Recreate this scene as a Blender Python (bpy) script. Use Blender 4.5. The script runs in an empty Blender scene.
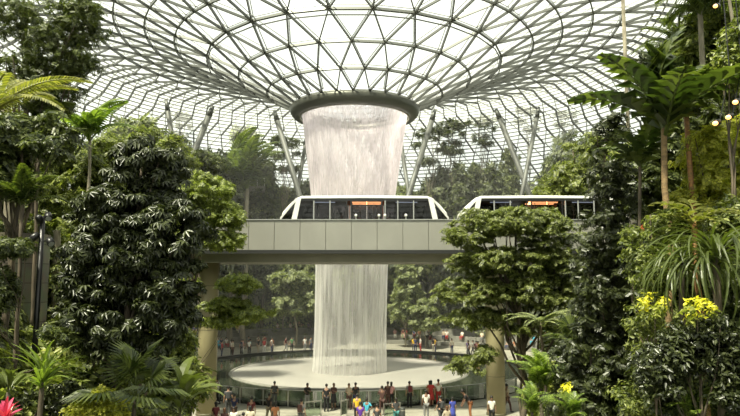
import bpy, bmesh, math, random
import numpy as np
from mathutils import Vector, Matrix, Euler
PI = math.pi
R = math.radians
rng = np.random.default_rng(7)
random.seed(7)
SC = bpy.context.scene
COL = SC.collection

# ------------------------------------------------------------------ camera
F = 650.0
PITCH = R(6.3)
CAMZ = 8.5
cd = bpy.data.cameras.new('camera'); cam = bpy.data.objects.new('camera', cd); COL.objects.link(cam)
cam.location = (0, 0, CAMZ); cam.rotation_euler = (PI/2+PITCH, 0, 0)
cd.sensor_width = 36; cd.lens = 36*F/740; cd.clip_end = 800
SC.camera = cam
cp, sp = math.cos(PITCH), math.sin(PITCH)
def ray(px, py):
    u = (px-370)/F; v = (208-py)/F
    return (u, cp - v*sp, sp + v*cp)
def P(px, py, Y):            # point of the place seen at px,py and Y metres away
    x, y, z = ray(px, py); t = Y/y
    return Vector((x*t, Y, CAMZ+z*t))
def PZ(px, py, Z):           # the same on the height Z
    x, y, z = ray(px, py); t = (Z-CAMZ)/z
    return Vector((x*t, y*t, Z))
def proj(X, Y, Z):
    Z = Z-CAMZ
    d = Y*cp + Z*sp; v = -Y*sp + Z*cp
    return 370+F*X/d, 208-F*v/d

# ------------------------------------------------------------------ materials
def nodes(name):
    m = bpy.data.materials.new(name); m.use_nodes = True
    nt = m.node_tree; b = nt.nodes['Principled BSDF']
    return m, nt, b
def mat(name, col, rough=.6, metal=0., spec=.5, emit=None, es=0., noise=None, nscale=4., bump=0., stretch=None):
    m, nt, b = nodes(name)
    b.inputs['Base Color'].default_value = (*col, 1)
    b.inputs['Roughness'].default_value = rough
    b.inputs['Metallic'].default_value = metal
    b.inputs['Specular IOR Level'].default_value = spec
    if emit:
        b.inputs['Emission Color'].default_value = (*emit, 1); b.inputs['Emission Strength'].default_value = es
    if noise or bump:
        tc = nt.nodes.new('ShaderNodeTexCoord'); mp = nt.nodes.new('ShaderNodeMapping')
        nz = nt.nodes.new('ShaderNodeTexNoise'); nz.inputs['Scale'].default_value = nscale; nz.inputs['Detail'].default_value = 6
        if stretch: mp.inputs['Scale'].default_value = stretch
        nt.links.new(tc.outputs['Object'], mp.inputs[0]); nt.links.new(mp.outputs[0], nz.inputs['Vector'])
        if noise:
            cr = nt.nodes.new('ShaderNodeValToRGB')
            cr.color_ramp.elements[0].position = .35; cr.color_ramp.elements[1].position = .68
            cr.color_ramp.elements[0].color = (*noise, 1); cr.color_ramp.elements[1].color = (*col, 1)
            nt.links.new(nz.outputs['Fac'], cr.inputs[0]); nt.links.new(cr.outputs[0], b.inputs['Base Color'])
        if bump:
            bp = nt.nodes.new('ShaderNodeBump'); bp.inputs['Strength'].default_value = bump
            nt.links.new(nz.outputs['Fac'], bp.inputs['Height']); nt.links.new(bp.outputs[0], b.inputs['Normal'])
    return m
def leafmat(name, dark, light, trans=.3, rough=.38, tcol=None):
    m, nt, b = nodes(name)
    g = nt.nodes.new('ShaderNodeNewGeometry'); cr = nt.nodes.new('ShaderNodeValToRGB')
    cr.color_ramp.elements[0].color = (*dark, 1); cr.color_ramp.elements[1].color = (*light, 1)
    cr.color_ramp.elements[0].position = .15
    nt.links.new(g.outputs['Random Per Island'], cr.inputs[0])
    nt.links.new(cr.outputs[0], b.inputs['Base Color'])
    b.inputs['Roughness'].default_value = rough
    b.inputs['Specular IOR Level'].default_value = .5
    tr = nt.nodes.new('ShaderNodeBsdfTranslucent')
    mx2 = nt.nodes.new('ShaderNodeMix'); mx2.data_type = 'RGBA'; mx2.blend_type = 'MULTIPLY'; mx2.inputs[0].default_value = 1
    nt.links.new(cr.outputs[0], mx2.inputs[6]); mx2.inputs[7].default_value = (2.0, 2.2, .9, 1)
    nt.links.new(mx2.outputs[2], tr.inputs['Color'])
    mx = nt.nodes.new('ShaderNodeMixShader'); mx.inputs[0].default_value = trans
    nt.links.new(b.outputs[0], mx.inputs[1]); nt.links.new(tr.outputs[0], mx.inputs[2])
    nt.links.new(mx.outputs[0], nt.nodes['Material Output'].inputs['Surface'])
    return m
M = {}
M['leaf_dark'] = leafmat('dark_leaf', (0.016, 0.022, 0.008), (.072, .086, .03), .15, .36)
M['leaf_deep'] = leafmat('deep_leaf', (0.022, 0.034, 0.01), (0.15, 0.175, 0.055), 0.22, 0.4)
M['leaf_mid'] = leafmat('mid_leaf', (0.05, 0.07, 0.016), (0.29, 0.32, 0.09), 0.3, 0.42)
M['leaf_light'] = leafmat('light_leaf', (0.12, 0.15, 0.03), (0.46, 0.48, 0.13), 0.35, 0.45)
M['leaf_yellow'] = leafmat('yellow_leaf', (.2, .22, .03), (.5, .48, .08), .35, .5)
M['leaf_far'] = leafmat('far_leaf', (0.08, 0.1, 0.045), (0.33, 0.36, 0.17), 0.3, 0.6)
M['leaf_far_dark'] = leafmat('far_dark_leaf', (0.03, 0.042, 0.02), (0.15, 0.17, 0.08), 0.25, 0.6)
M['palm'] = leafmat('palm_leaf', (.028, .045, .01), (.13, .16, .038), .3, .4)
M['palm_bright'] = leafmat('bright_palm_leaf', (.06, .1, .015), (.25, .32, .07), .4, .4)
M['lit_tan_bark'] = mat('lit_tan_bark', (.3, .2, .09), .8, noise=(.15, .1, .05), nscale=9, bump=.3, stretch=(1, 1, 3))  # yellowish light on the palm trunk is part of this tan
M['leaf_lime'] = leafmat('lime_leaf', (.07, .095, .02), (.33, .37, .1), .32, .45)
M['leaf_olive'] = leafmat('olive_leaf', (.04, .056, .014), (.28, .31, .1), .28, .4)
M['palm_gold'] = leafmat('golden_palm_leaf', (.1, .11, .02), (.28, .27, .07), .35, .45)
M['bract'] = leafmat('pink_bract', (.35, .02, .08), (.75, .08, .2), .3, .5)
M['flower_pink'] = leafmat('salmon_flower', (.5, .2, .15), (.8, .5, .4), .3, .6)
M['flower_yellow'] = leafmat('yellow_flower', (.6, .55, .03), (.85, .8, .1), .3, .6)
M['bark'] = mat('bark', (.16, .125, .085), .85, noise=(.06, .05, .035), nscale=9, bump=.5, stretch=(1, 1, .25))
M['bark_pale'] = mat('pale_bark', (.3, .27, .2), .85, noise=(.16, .14, .1), nscale=8, bump=.4, stretch=(1, 1, .3))
M['bark_orange_lit'] = mat('orange_lit_bark', (.42, .2, .07), .7, noise=(.2, .12, .05), nscale=8, bump=.3, stretch=(1, 1, 3))  # warm orange light on the trunk is put into the bark colour
M['soil'] = mat('soil', (.035, .04, .02), .95, noise=(.015, .02, .01), nscale=1.2, bump=.5)
M['paving'] = mat('paving', (.34, .325, .265), .55, noise=(.27, .257, .205), nscale=.6)
M['concrete'] = mat('concrete', (.24, .235, .2), .8, noise=(.17, .165, .14), nscale=1.3, bump=.1)
M['pillar'] = mat('pillar_paint', (.3, .265, .15), .42, noise=(.26, .23, .13), nscale=.8)
M['joint'] = mat('pillar_joint', (.1, .09, .05), .6)
M['fascia'] = mat('fascia_metal', (.31, .305, .27), .4, .2, noise=(.285, .28, .25), nscale=.5)
M['girder'] = mat('girder_concrete', (.3, .29, .24), .7, noise=(.24, .235, .2), nscale=.7)
M['dark'] = mat('dark_steel', (.02, .021, .02), .5)
M['black'] = mat('black_paint', (.012, .012, .013), .35)
M['steel'] = mat('steel', (.5, .5, .47), .3, .8)
M['lattice'] = mat('lattice_steel', (.10, .105, .095), .45, .3)
M['glazing_bar'] = mat('glazing_bar', (.42, .43, .41), .4, .4)
M['purlin'] = mat('purlin_sky_lit', (.42, .43, .41), .5)  # pale tone holds the skylight falling on the far roof steel
M['strut'] = mat('strut_steel', (.09, .095, .085), .55, .1)
M['rim'] = mat('rim_steel', (.075, .078, .062), .4, .4)
M['rimedge'] = mat('rim_edge', (.35, .33, .28), .4, .5)
M['white'] = mat('white_paint', (.78, .78, .74), .22)
M['darkpost'] = mat('dark_post', (.05, .055, .05), .4)
M['grey'] = mat('grey_paint', (.32, .33, .32), .35)
M['seat'] = mat('seat_shell', (.35, .12, .05), .5)
M['lampglow'] = mat('lamp_glow', (1, .7, .4), .5, emit=(1, .5, .13), es=2.4)
M['trainlamp'] = mat('train_lamp', (1, .5, .25), .5, emit=(1, .42, .16), es=5.5)
M['trainlampw'] = mat('train_lamp_cool', (.8, .9, 1), .5, emit=(.75, .85, 1), es=1.1)
M['cabin'] = mat('cabin_wall', (.08, .08, .085), .6)
M['cabinwarm'] = mat('cabin_warm', (.28, .12, .06), .6)
M['skin'] = mat('skin', (.42, .25, .17), .6)
M['skin2'] = mat('tan_skin', (.2, .11, .07), .6)
M['hair'] = mat('hair', (.012, .01, .009), .5)
M['hairbrown'] = mat('brown_hair', (.1, .045, .02), .5)

def glassmat(name, tint, refl_rough=.05, ior=1.45, extra=0., dirt=(.6, .62, .6)):
    m, nt, b = nodes(name); nt.nodes.remove(b)
    t = nt.nodes.new('ShaderNodeBsdfTransparent'); t.inputs[0].default_value = (*tint, 1)
    g = nt.nodes.new('ShaderNodeBsdfGlossy'); g.inputs['Roughness'].default_value = refl_rough; g.inputs[0].default_value = (.9, .9, .9, 1)
    fr = nt.nodes.new('ShaderNodeFresnel'); fr.inputs[0].default_value = ior
    mx = nt.nodes.new('ShaderNodeMixShader')
    nt.links.new(fr.outputs[0], mx.inputs[0]); nt.links.new(t.outputs[0], mx.inputs[1]); nt.links.new(g.outputs[0], mx.inputs[2])
    out = mx
    if extra:
        d = nt.nodes.new('ShaderNodeBsdfTranslucent'); d.inputs[0].default_value = (*dirt, 1)
        m2 = nt.nodes.new('ShaderNodeMixShader'); m2.inputs[0].default_value = extra
        nt.links.new(mx.outputs[0], m2.inputs[1]); nt.links.new(d.outputs[0], m2.inputs[2]); out = m2
    nt.links.new(out.outputs[0], nt.nodes['Material Output'].inputs['Surface'])
    return m
M['roofglass'] = glassmat('roof_glass', (.8, .83, .79), .08, 1.35, .12, (.75, .77, .75))
M['railglass'] = glassmat('rail_glass', (.72, .8, .72), .05, 1.45, .06, (.5, .6, .5))
M['trainglass'] = glassmat('train_glass', (.2, .2, .21), .03, 1.45)

def watermat(name, dens, lo, hi, col=(.93, .9, .88), sx=26., sz=.9):
    """falling water: streaks of white spray with clear gaps between them"""
    m, nt, b = nodes(name); nt.nodes.remove(b)
    tc = nt.nodes.new('ShaderNodeUVMap')
    mp = nt.nodes.new('ShaderNodeMapping'); mp.inputs['Scale'].default_value = (sx, sz, 1)
    n1 = nt.nodes.new('ShaderNodeTexNoise'); n1.inputs['Scale'].default_value = 5; n1.inputs['Detail'].default_value = 8; n1.inputs['Roughness'].default_value = .7
    nt.links.new(tc.outputs[0], mp.inputs[0]); nt.links.new(mp.outputs[0], n1.inputs['Vector'])
    mp2 = nt.nodes.new('ShaderNodeMapping'); mp2.inputs['Scale'].default_value = (sx*.3, sz*.7, 1)
    n2 = nt.nodes.new('ShaderNodeTexNoise'); n2.inputs['Scale'].default_value = 5; n2.inputs['Detail'].default_value = 3
    nt.links.new(tc.outputs[0], mp2.inputs[0]); nt.links.new(mp2.outputs[0], n2.inputs['Vector'])
    ad = nt.nodes.new('ShaderNodeMath'); ad.operation = 'ADD'
    nt.links.new(n1.outputs['Fac'], ad.inputs[0]); nt.links.new(n2.outputs['Fac'], ad.inputs[1])
    mr = nt.nodes.new('ShaderNodeMapRange'); mr.inputs['From Min'].default_value = .8; mr.inputs['From Max'].default_value = 1.2
    mr.inputs['To Min'].default_value = lo; mr.inputs['To Max'].default_value = hi
    nt.links.new(ad.outputs[0], mr.inputs['Value'])
    lw = nt.nodes.new('ShaderNodeNewGeometry'); dt = nt.nodes.new('ShaderNodeVectorMath'); dt.operation = 'DOT_PRODUCT'
    nt.links.new(lw.outputs['Normal'], dt.inputs[0]); nt.links.new(lw.outputs['Incoming'], dt.inputs[1])
    def mth(op, a, b_):
        n = nt.nodes.new('ShaderNodeMath'); n.operation = op
        for i_, v_ in enumerate((a, b_)):
            if v_ is None: continue
            if isinstance(v_, (int, float)): n.inputs[i_].default_value = v_
            else: nt.links.new(v_, n.inputs[i_])
        return n.outputs[0]
    # a slanting look goes through more of the falling spray
    cs = mth('MAXIMUM', mth('ABSOLUTE', dt.outputs['Value'], None), .16)
    al = mth('SUBTRACT', 1.0, mth('POWER', mth('SUBTRACT', 1.0, mr.outputs[0]), mth('DIVIDE', 1.0, cs)))
    t = nt.nodes.new('ShaderNodeBsdfTransparent')
    d = nt.nodes.new('ShaderNodeBsdfDiffuse'); d.inputs[0].default_value = (*col, 1)
    tl = nt.nodes.new('ShaderNodeBsdfTranslucent'); tl.inputs[0].default_value = (*col, 1)
    mw = nt.nodes.new('ShaderNodeMixShader'); mw.inputs[0].default_value = .55
    nt.links.new(d.outputs[0], mw.inputs[1]); nt.links.new(tl.outputs[0], mw.inputs[2])
    mx = nt.nodes.new('ShaderNodeMixShader')
    nt.links.new(al, mx.inputs[0]); nt.links.new(t.outputs[0], mx.inputs[1]); nt.links.new(mw.outputs[0], mx.inputs[2])
    nt.links.new(mx.outputs[0], nt.nodes['Material Output'].inputs['Surface'])
    return m
M['water_top'] = watermat('falling_water_upper', 1, .2, .7, col=(.86, .81, .83), sx=90, sz=1.6)
M['water_low'] = watermat('falling_water_lower', 1, .08, .4, col=(1, .98, .95), sx=30, sz=.35)
M['water_core'] = watermat('falling_water_core', 1, .0, .2, col=(1, .98, .96), sx=14, sz=.25)

# pool waters
def poolmat(name, col, rough, bump, scale, spec=.5):
    m = mat(name, col, rough, 0, spec, bump=bump, nscale=scale); return m
M['foam'] = poolmat('foaming_water', (.35, .335, .3), .45, .15, 1.5)
M['pool'] = poolmat('dark_water', (.035, .042, .028), .07, .05, 2.5)

# brick like stone wall
def wallmat():
    m, nt, b = nodes('stone_wall')
    tc = nt.nodes.new('ShaderNodeTexCoord'); br = nt.nodes.new('ShaderNodeTexBrick')
    mp = nt.nodes.new('ShaderNodeMapping'); mp.inputs['Rotation'].default_value = (R(90), 0, 0)
    br.inputs['Scale'].default_value = 1.0; br.inputs['Brick Width'].default_value = 1.3; br.inputs['Row Height'].default_value = .6
    br.inputs['Mortar Size'].default_value = .015
    br.inputs['Color1'].default_value = (.2, .19, .14, 1); br.inputs['Color2'].default_value = (.26, .245, .18, 1); br.inputs['Mortar'].default_value = (.09, .085, .06, 1)
    nt.links.new(tc.outputs['Object'], mp.inputs[0]); nt.links.new(mp.outputs[0], br.inputs['Vector'])
    nz = nt.nodes.new('ShaderNodeTexNoise'); nz.inputs['Scale'].default_value = 2; nz.inputs['Detail'].default_value = 6
    mx = nt.nodes.new('ShaderNodeMix'); mx.data_type = 'RGBA'; mx.blend_type = 'MULTIPLY'; mx.inputs[0].default_value = .6
    nt.links.new(tc.outputs['Object'], nz.inputs['Vector'])
    nt.links.new(br.outputs[0], mx.inputs[6]); nt.links.new(nz.outputs['Color'], mx.inputs[7]); nt.links.new(mx.outputs[2], b.inputs['Base Color'])
    b.inputs['Roughness'].default_value = .85
    return m
M['stone'] = wallmat()

# ------------------------------------------------------------------ mesh helpers
def link(name, me, m=None, parent=None, loc=None):
    o = bpy.data.objects.new(name, me); COL.objects.link(o)
    if m is not None:
        ms = m if isinstance(m, (list, tuple)) else [m]
        for x in ms: me.materials.append(x)
    if parent: o.parent = parent
    if loc is not None: o.location = loc
    return o
def tag(o, label=None, cat=None, group=None, kind=None):
    if label: o['label'] = label
    if cat: o['category'] = cat
    if group: o['group'] = group
    if kind: o['kind'] = kind
    return o
def empty(name, loc, rz=0, label=None, cat=None, group=None, kind=None):
    o = bpy.data.objects.new(name, None); COL.objects.link(o)
    o.location = loc; o.rotation_euler = (0, 0, rz); o.empty_display_size = .2
    return tag(o, label, cat, group, kind)
def npmesh(name, V, Fc, smooth=False):
    """V (n,3), Fc (m,k)"""
    me = bpy.data.meshes.new(name)
    V = np.ascontiguousarray(V, dtype=np.float32); Fc = np.ascontiguousarray(Fc, dtype=np.int32)
    m, k = Fc.shape
    me.vertices.add(len(V)); me.vertices.foreach_set('co', V.ravel())
    me.loops.add(m*k); me.loops.foreach_set('vertex_index', Fc.ravel())
    me.polygons.add(m)
    me.polygons.foreach_set('loop_start', np.arange(0, m*k, k, dtype=np.int32))
    me.polygons.foreach_set('loop_total', np.full(m, k, dtype=np.int32))
    if smooth: me.polygons.foreach_set('use_smooth', np.ones(m, dtype=bool))
    me.update(calc_edges=True)
    return me
class MB:
    """collects shapes, builds one mesh"""
    def __init__(s): s.v = []; s.f = []; s.n = 0
    def add(s, V, Fc):
        for q in Fc: s.f.append([i+s.n for i in q])
        s.v.extend([tuple(p) for p in V]); s.n += len(V)
    def box(s, x0, x1, y0, y1, z0, z1):
        V = [(x0,y0,z0),(x1,y0,z0),(x1,y1,z0),(x0,y1,z0),(x0,y0,z1),(x1,y0,z1),(x1,y1,z1),(x0,y1,z1)]
        s.add(V, [(0,3,2,1),(4,5,6,7),(0,1,5,4),(1,2,6,5),(2,3,7,6),(3,0,4,7)])
    def beam(s, a, b, w, d, up=(0, 0, 1)):
        a = Vector(a); b = Vector(b); t = (b-a).normalized(); up = Vector(up)
        sd = t.cross(up)
        if sd.length < 1e-4: sd = t.cross(Vector((0, 1, 0)))
        sd.normalize(); n = sd.cross(t)
        V = []
        for p in (a, b):
            for i, j in ((-1,-1),(1,-1),(1,1),(-1,1)): V.append(p+sd*w/2*i+n*d/2*j)
        s.add(V, [(0,1,2,3),(7,6,5,4),(0,4,5,1),(1,5,6,2),(2,6,7,3),(3,7,4,0)])
    def tube(s, pts, rad, k=8, cap=True):
        pts = [Vector(p) for p in pts]
        if not hasattr(rad, '__len__'): rad = [rad]*len(pts)
        V = []; Fc = []
        ref = Vector((.31, .17, .93)).normalized()
        for i, p in enumerate(pts):
            t = (pts[min(i+1, len(pts)-1)]-pts[max(i-1, 0)]).normalized()
            if abs(t.dot(ref)) > .95 and i == 0: ref = Vector((1, 0, 0))
            a = (ref - t*ref.dot(t)).normalized(); b = t.cross(a); ref = a
            for j in range(k):
                th = 2*PI*j/k
                V.append(p + (a*math.cos(th)+b*math.sin(th))*rad[i])
        for i in range(len(pts)-1):
            for j in range(k):
                Fc.append((i*k+j, i*k+(j+1)%k, (i+1)*k+(j+1)%k, (i+1)*k+j))
        if cap:
            Fc.append(tuple(range(k))[::-1]); Fc.append(tuple((len(pts)-1)*k+j for j in range(k)))
        s.add(V, Fc)
    def lathe(s, prof, c=(0, 0, 0), k=24, a0=0, a1=2*PI, cap=False):
        full = abs(a1-a0-2*PI) < 1e-6
        kk = k if full else k+1
        V = []; Fc = []
        for r, z in prof:
            for j in range(kk):
                th = a0+(a1-a0)*j/k
                V.append((c[0]+r*math.cos(th), c[1]+r*math.sin(th), c[2]+z))
        for i in range(len(prof)-1):
            for j in range(k):
                j2 = (j+1) % kk if full else j+1
                Fc.append((i*kk+j, i*kk+j2, (i+1)*kk+j2, (i+1)*kk+j))
        if cap:
            Fc.append(tuple(range(kk))[::-1]); Fc.append(tuple((len(prof)-1)*kk+j for j in range(kk)))
        s.add(V, Fc)
    def ball(s, c, r, k=10, sc=(1, 1, 1)):
        prof = [(math.sin(PI*i/8)*1.0+1e-4, -math.cos(PI*i/8)) for i in range(9)]
        V = []; Fc = []
        for rr, z in prof:
            for j in range(k):
                th = 2*PI*j/k
                V.append((c[0]+r*sc[0]*rr*math.cos(th), c[1]+r*sc[1]*rr*math.sin(th), c[2]+r*sc[2]*z))
        for i in range(8):
            for j in range(k): Fc.append((i*k+j, i*k+(j+1)%k, (i+1)*k+(j+1)%k, (i+1)*k+j))
        s.add(V, Fc)
    def build(s, name, m=None, parent=None, smooth=False, loc=None):
        me = bpy.data.meshes.new(name); me.from_pydata([tuple(v) for v in s.v], [], s.f); me.update()
        if smooth:
            for p in me.polygons: p.use_smooth = True
        return link(name, me, m, parent, loc)
def bevel(o, w=.02, seg=2):
    md = o.modifiers.new('bevel', 'BEVEL'); md.width = w; md.segments = seg; md.limit_method = 'ANGLE'; return o

# ------------------------------------------------------------------ leaves
def tpl_leaf(w=.22, droop=.12, fold=.05):
    V = np.array([(0,0,0),(-w,.42,fold),(0,1,-droop),(w,.42,fold)], float)
    return V, np.array([(0,2,1),(0,3,2)])
def tpl_multi(specs, base):
    V0, F0 = base; Vs = []; Fs = []; n = 0
    for (o, yaw, pit, sc) in specs:
        m = np.array(Euler((pit, 0, yaw)).to_matrix())
        Vs.append((V0*sc) @ m.T + np.array(o)); Fs.append(F0+n); n += len(V0)
    return np.concatenate(Vs), np.concatenate(Fs)
LEAF = tpl_leaf()
NARROW = tpl_leaf(.13, .18, .04)
WHORL = tpl_multi([((0,0,0), 2*PI*i/8+.2, R(-12-6*(i%3)), 1) for i in range(8)], tpl_leaf(.17, .22, .05))
SPRIG = tpl_multi([((0, .16*i, -.03*i*i*.3), s*R(58), R(-6), .42) for i in range(5) for s in (-1, 1)]+[((0,.75,-.12), 0, R(-8), .42)], tpl_leaf(.24, .1, .04))
FINE = tpl_multi([((0, .14*i, -.01*i*i), s*R(55), R(4*s), .3) for i in range(6) for s in (-1, 1)]+[((0,.8,-.2), 0, 0, .3)], tpl_leaf(.26, .1, .04))
def rotmats(nrm, spin):
    """frames whose z follows nrm (n,3), random spin"""
    n = nrm/np.linalg.norm(nrm, axis=1, keepdims=True)
    ref = np.where(np.abs(n[:, 2:3]) > .95, np.array([[1., 0, 0]]), np.array([[0., 0, 1]]))
    a = np.cross(ref, n); a /= np.linalg.norm(a, axis=1, keepdims=True)
    b = np.cross(n, a)
    c, s = np.cos(spin)[:, None], np.sin(spin)[:, None]
    x = a*c+b*s; y = -a*s+b*c
    return np.stack([x, y, n], axis=2)
def scatter(name, pts, nrm, size, tpl):
    n = len(pts)
    Rm = rotmats(nrm, rng.uniform(0, 2*PI, n))
    V0, F0 = tpl
    V = np.einsum('nij,kj->nki', Rm, V0)*size[:, None, None] + pts[:, None, :]
    Fc = F0[None]+np.arange(n)[:, None, None]*len(V0)
    return npmesh(name, V.reshape(-1, 3), Fc.reshape(-1, F0.shape[1]))
def unit(n):
    v = rng.normal(size=(n, 3)); return v/np.linalg.norm(v, axis=1, keepdims=True)
def clump_leaves(clumps, per, size, upbias=.5, jit=.35):
    """clumps: (k,6) centre + radii; leaves on and in each clump, facing out and up"""
    clumps = np.asarray(clumps, float); k = len(clumps)
    c = np.repeat(clumps, per, axis=0); u = unit(len(c))
    u[:, 2] = np.where(u[:, 2] < -.3, -u[:, 2]*.6, u[:, 2])
    rad = rng.uniform(.45, 1.05, len(c))[:, None]
    pts = c[:, :3]+u*c[:, 3:]*rad
    nr = u*np.array([1, 1, 1]) + np.array([0, 0, upbias]) + rng.normal(size=u.shape)*jit
    sz = size*rng.uniform(.65, 1.25, len(c))
    return pts, nr, sz
def sub_clumps(hull, n, sr, flat=1.0, shell=.55):
    """hull: list of (x,y,z,rx,ry,rz); n sub-clumps of radius sr spread through their outer layers"""
    hull = np.asarray(hull, float)
    w = hull[:, 3]*hull[:, 4]+hull[:, 3]*hull[:, 5]; w = w/w.sum()
    idx = rng.choice(len(hull), n, p=w); u = unit(n)
    rad = rng.uniform(shell, 1., n)[:, None]
    c = hull[idx, :3]+u*hull[idx, 3:]*rad
    s = sr*rng.uniform(.65, 1.3, n)
    return np.concatenate([c, np.stack([s, s, s*flat], 1)], 1)
def wood(pts_list):
    b = MB()
    for pts, r0, r1 in pts_list:
        n = len(pts); b.tube(pts, [r0+(r1-r0)*i/(n-1) for i in range(n)], 8)
    return b
def bend(a, b, n=5, sag=.0, wob=.08):
    a = Vector(a); b = Vector(b); L = (b-a).length; out = []
    for i in range(n+1):
        t = i/n; p = a.lerp(b, t)
        if 0 < i < n: p += Vector(rng.normal(size=3)*wob*L*.3)
        p.z += sag*L*math.sin(PI*t); out.append(p)
    return out
def tree(name, base, hull, leaf, m, size, nsub, sr, per, label, cat='tree', group=None, trunk_r=.15, flat=1.0, bark='bark', limbs=8,
         top=None, upbias=.5, shell=.5, kids=()):
    """a thing with trunk (and its limbs) and crown; base and hull in world metres"""
    base = Vector(base); hull = [(h[0]-base.x, h[1]-base.y, h[2]-base.z, h[3], h[4], h[5]) for h in hull]
    root = empty(name, base, 0, label, cat, group)
    sc = sub_clumps(hull, nsub, sr, flat, shell)
    pts, nr, sz = clump_leaves(sc, per, size, upbias)
    link('crown', scatter('crown', pts, nr, sz, leaf), m, root)
    hc = np.asarray(hull); tz = (hc[:, 2]+hc[:, 5]*.5).max(); cx = (hc[:, 0]).mean(); cy = hc[:, 1].mean()
    tp = Vector(top)-base if top is not None else Vector((cx, cy, tz))
    tr = bend((0, 0, -.3), tp, 8, 0, .03)
    parts = [(tr, trunk_r, trunk_r*.25)]
    for i in range(limbs):
        c = Vector(sc[rng.integers(len(sc))][:3])
        t0 = min(.9, max(.25, (c.z*.75)/max(tp.z, .1)-.08)); k = int(t0*8)
        parts.append((bend(tr[k], c, 4, -.06, .08), trunk_r*.42, trunk_r*.1))
    wood(parts).build('trunk', M[bark], root, smooth=True)
    return root
def copy_tree(o, loc, rz=0, s=1.0, label=None, group=None, parent=None):
    c = o.copy(); COL.objects.link(c)
    if parent is not None: c.parent = parent
    for ch in o.children: copy_part(ch, c)
    if loc is not None:
        c.location = loc; c.rotation_euler = (0, 0, rz)
        c.scale = (s, s, s) if not hasattr(s, '__len__') else s
    if label: c['label'] = label
    if group: c['group'] = group
    return c
def copy_part(o, parent):
    c = o.copy(); COL.objects.link(c); c.parent = parent
    for ch in o.children: copy_part(ch, c)
    return c

# ------------------------------------------------------------------ the place: measures
PX, PY = -1.9, 61.8          # pool centre
RX = PX+.42                  # axis of the roof opening
def zones(X, Y):
    d1 = np.hypot(X-PX, Y-PY)-27.0
    d2 = np.where(Y < 62, np.abs(X+.2)-.235*np.minimum(Y, 45)-.3, 99)
    return np.minimum(d1, d2), d1, d2
def ground_h(X, Y):
    X = np.asarray(X, float); Y = np.asarray(Y, float)
    d, d1, d2 = zones(X, Y)
    back = np.clip((Y-45)/25, 0, 1)
    d = np.maximum(d, 0)
    sl = np.where(Y < 25, 1.35, np.clip(1.35-(Y-25)*.035, 1.0, 1.35))
    side = np.minimum(d*sl, 10+d*.45)
    bk = np.minimum(np.maximum(d-3.3, 0)*2.2, 40)
    bk = np.minimum(bk, 11.+.15*d)
    h = side*(1-back)+bk*back
    h = h + .35*np.sin(X*.9+Y*.37)*np.clip(d/3, 0, 1)+.3*np.sin(Y*.8-X*.31)*np.clip(d/3, 0, 1)
    return np.maximum(h, 0)

# ---- floor
b = MB(); b.add([(-90, -5, 0), (90, -5, 0), (90, 140, 0), (-90, 140, 0)], [(0, 1, 2, 3)])
tag(b.build('floor', M['paving']), kind='structure')
# paving bands round the pool
b = MB()
for r0 in (19.2, 21.5, 24):
    b.lathe([(r0, 0), (r0, .012), (r0+.06, .012), (r0+.06, 0)], (PX, PY, 0), 96)
tag(b.build('trim_1', M['concrete']), kind='structure')
# ---- planted ground
xs = np.linspace(-66, 66, 177); ys = np.linspace(5, 122, 157)
GX, GY = np.meshgrid(xs, ys); H = ground_h(GX, GY); Hh = np.where(H > .05, H, -.25)
V = np.stack([GX.ravel(), GY.ravel(), Hh.ravel()], 1)
nx = len(xs); I, J = np.meshgrid(np.arange(nx-1), np.arange(len(ys)-1)); q = (J*nx+I).ravel()
Fc = np.stack([q, q+1, q+nx+1, q+nx], 1)
g = link('ground', npmesh('ground', V, Fc, True), M['soil']); tag(g, kind='structure')

# ---- pool
root = empty('pool', (PX, PY, 0), 0, 'large round dark rain pool with a pale foaming middle under the waterfall', 'pool')
b = MB(); b.lathe([(.01, .12), (10.9, .12)], k=96); b.lathe([(10.9, .12), (16.7, .10)], k=96)
o = b.build('water', [M['foam'], M['pool']], root)
for i, p in enumerate(o.data.polygons): p.material_index = 0 if i < 96 else 1
b = MB(); b.lathe([(10.75, .1), (10.75, .2), (10.95, .2), (11.05, .1)], k=96); b.build('inner_rim', M['concrete'], root)
b = MB(); b.lathe([(16.7, 0), (16.7, .28), (17.15, .28), (17.15, 0)], k=96); o = b.build('outer_kerb', M['black'], root)
# ---- glass railing round the pool
root = empty('glass_railing', (PX, PY, 0), 0, 'curved glass railing with steel handrail around the round pool', 'railing')
NB = 60
for i in range(NB):
    a0 = 2*PI*i/NB+.01; a1 = 2*PI*(i+1)/NB-.01
    yy = PY+17.35*math.sin((a0+a1)/2)
    if yy > PY+4: continue
    b = MB(); V = []
    for rr in (17.34, 17.36):
        for k in range(4):
            a = a0+(a1-a0)*k/3
            for z in (.12, 1.08): V.append((rr*math.cos(a), rr*math.sin(a), z))
    fs = []
    for k in range(3):
        fs += [(2*k, 2*k+2, 2*k+3, 2*k+1), (8+2*k, 8+2*k+1, 8+2*k+3, 8+2*k+2), (2*k+1, 2*k+3, 8+2*k+3, 8+2*k+1)]
    b.add(V, fs); b.build('glass_panel', M['railglass'], root)
    a = 2*PI*i/NB
    b = MB(); b.beam((17.35*math.cos(a), 17.35*math.sin(a), 0), (17.35*math.cos(a), 17.35*math.sin(a), 1.1), .05, .05, (math.cos(a), math.sin(a), 0)); b.build('post', M['steel'], root)
b = MB(); b.tube([(17.35*math.cos(a), 17.35*math.sin(a), 1.12) for a in np.linspace(PI-.3, 2*PI+.3, 70)], .035, 6)
b.build('handrail', M['steel'], root, smooth=True)

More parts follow.
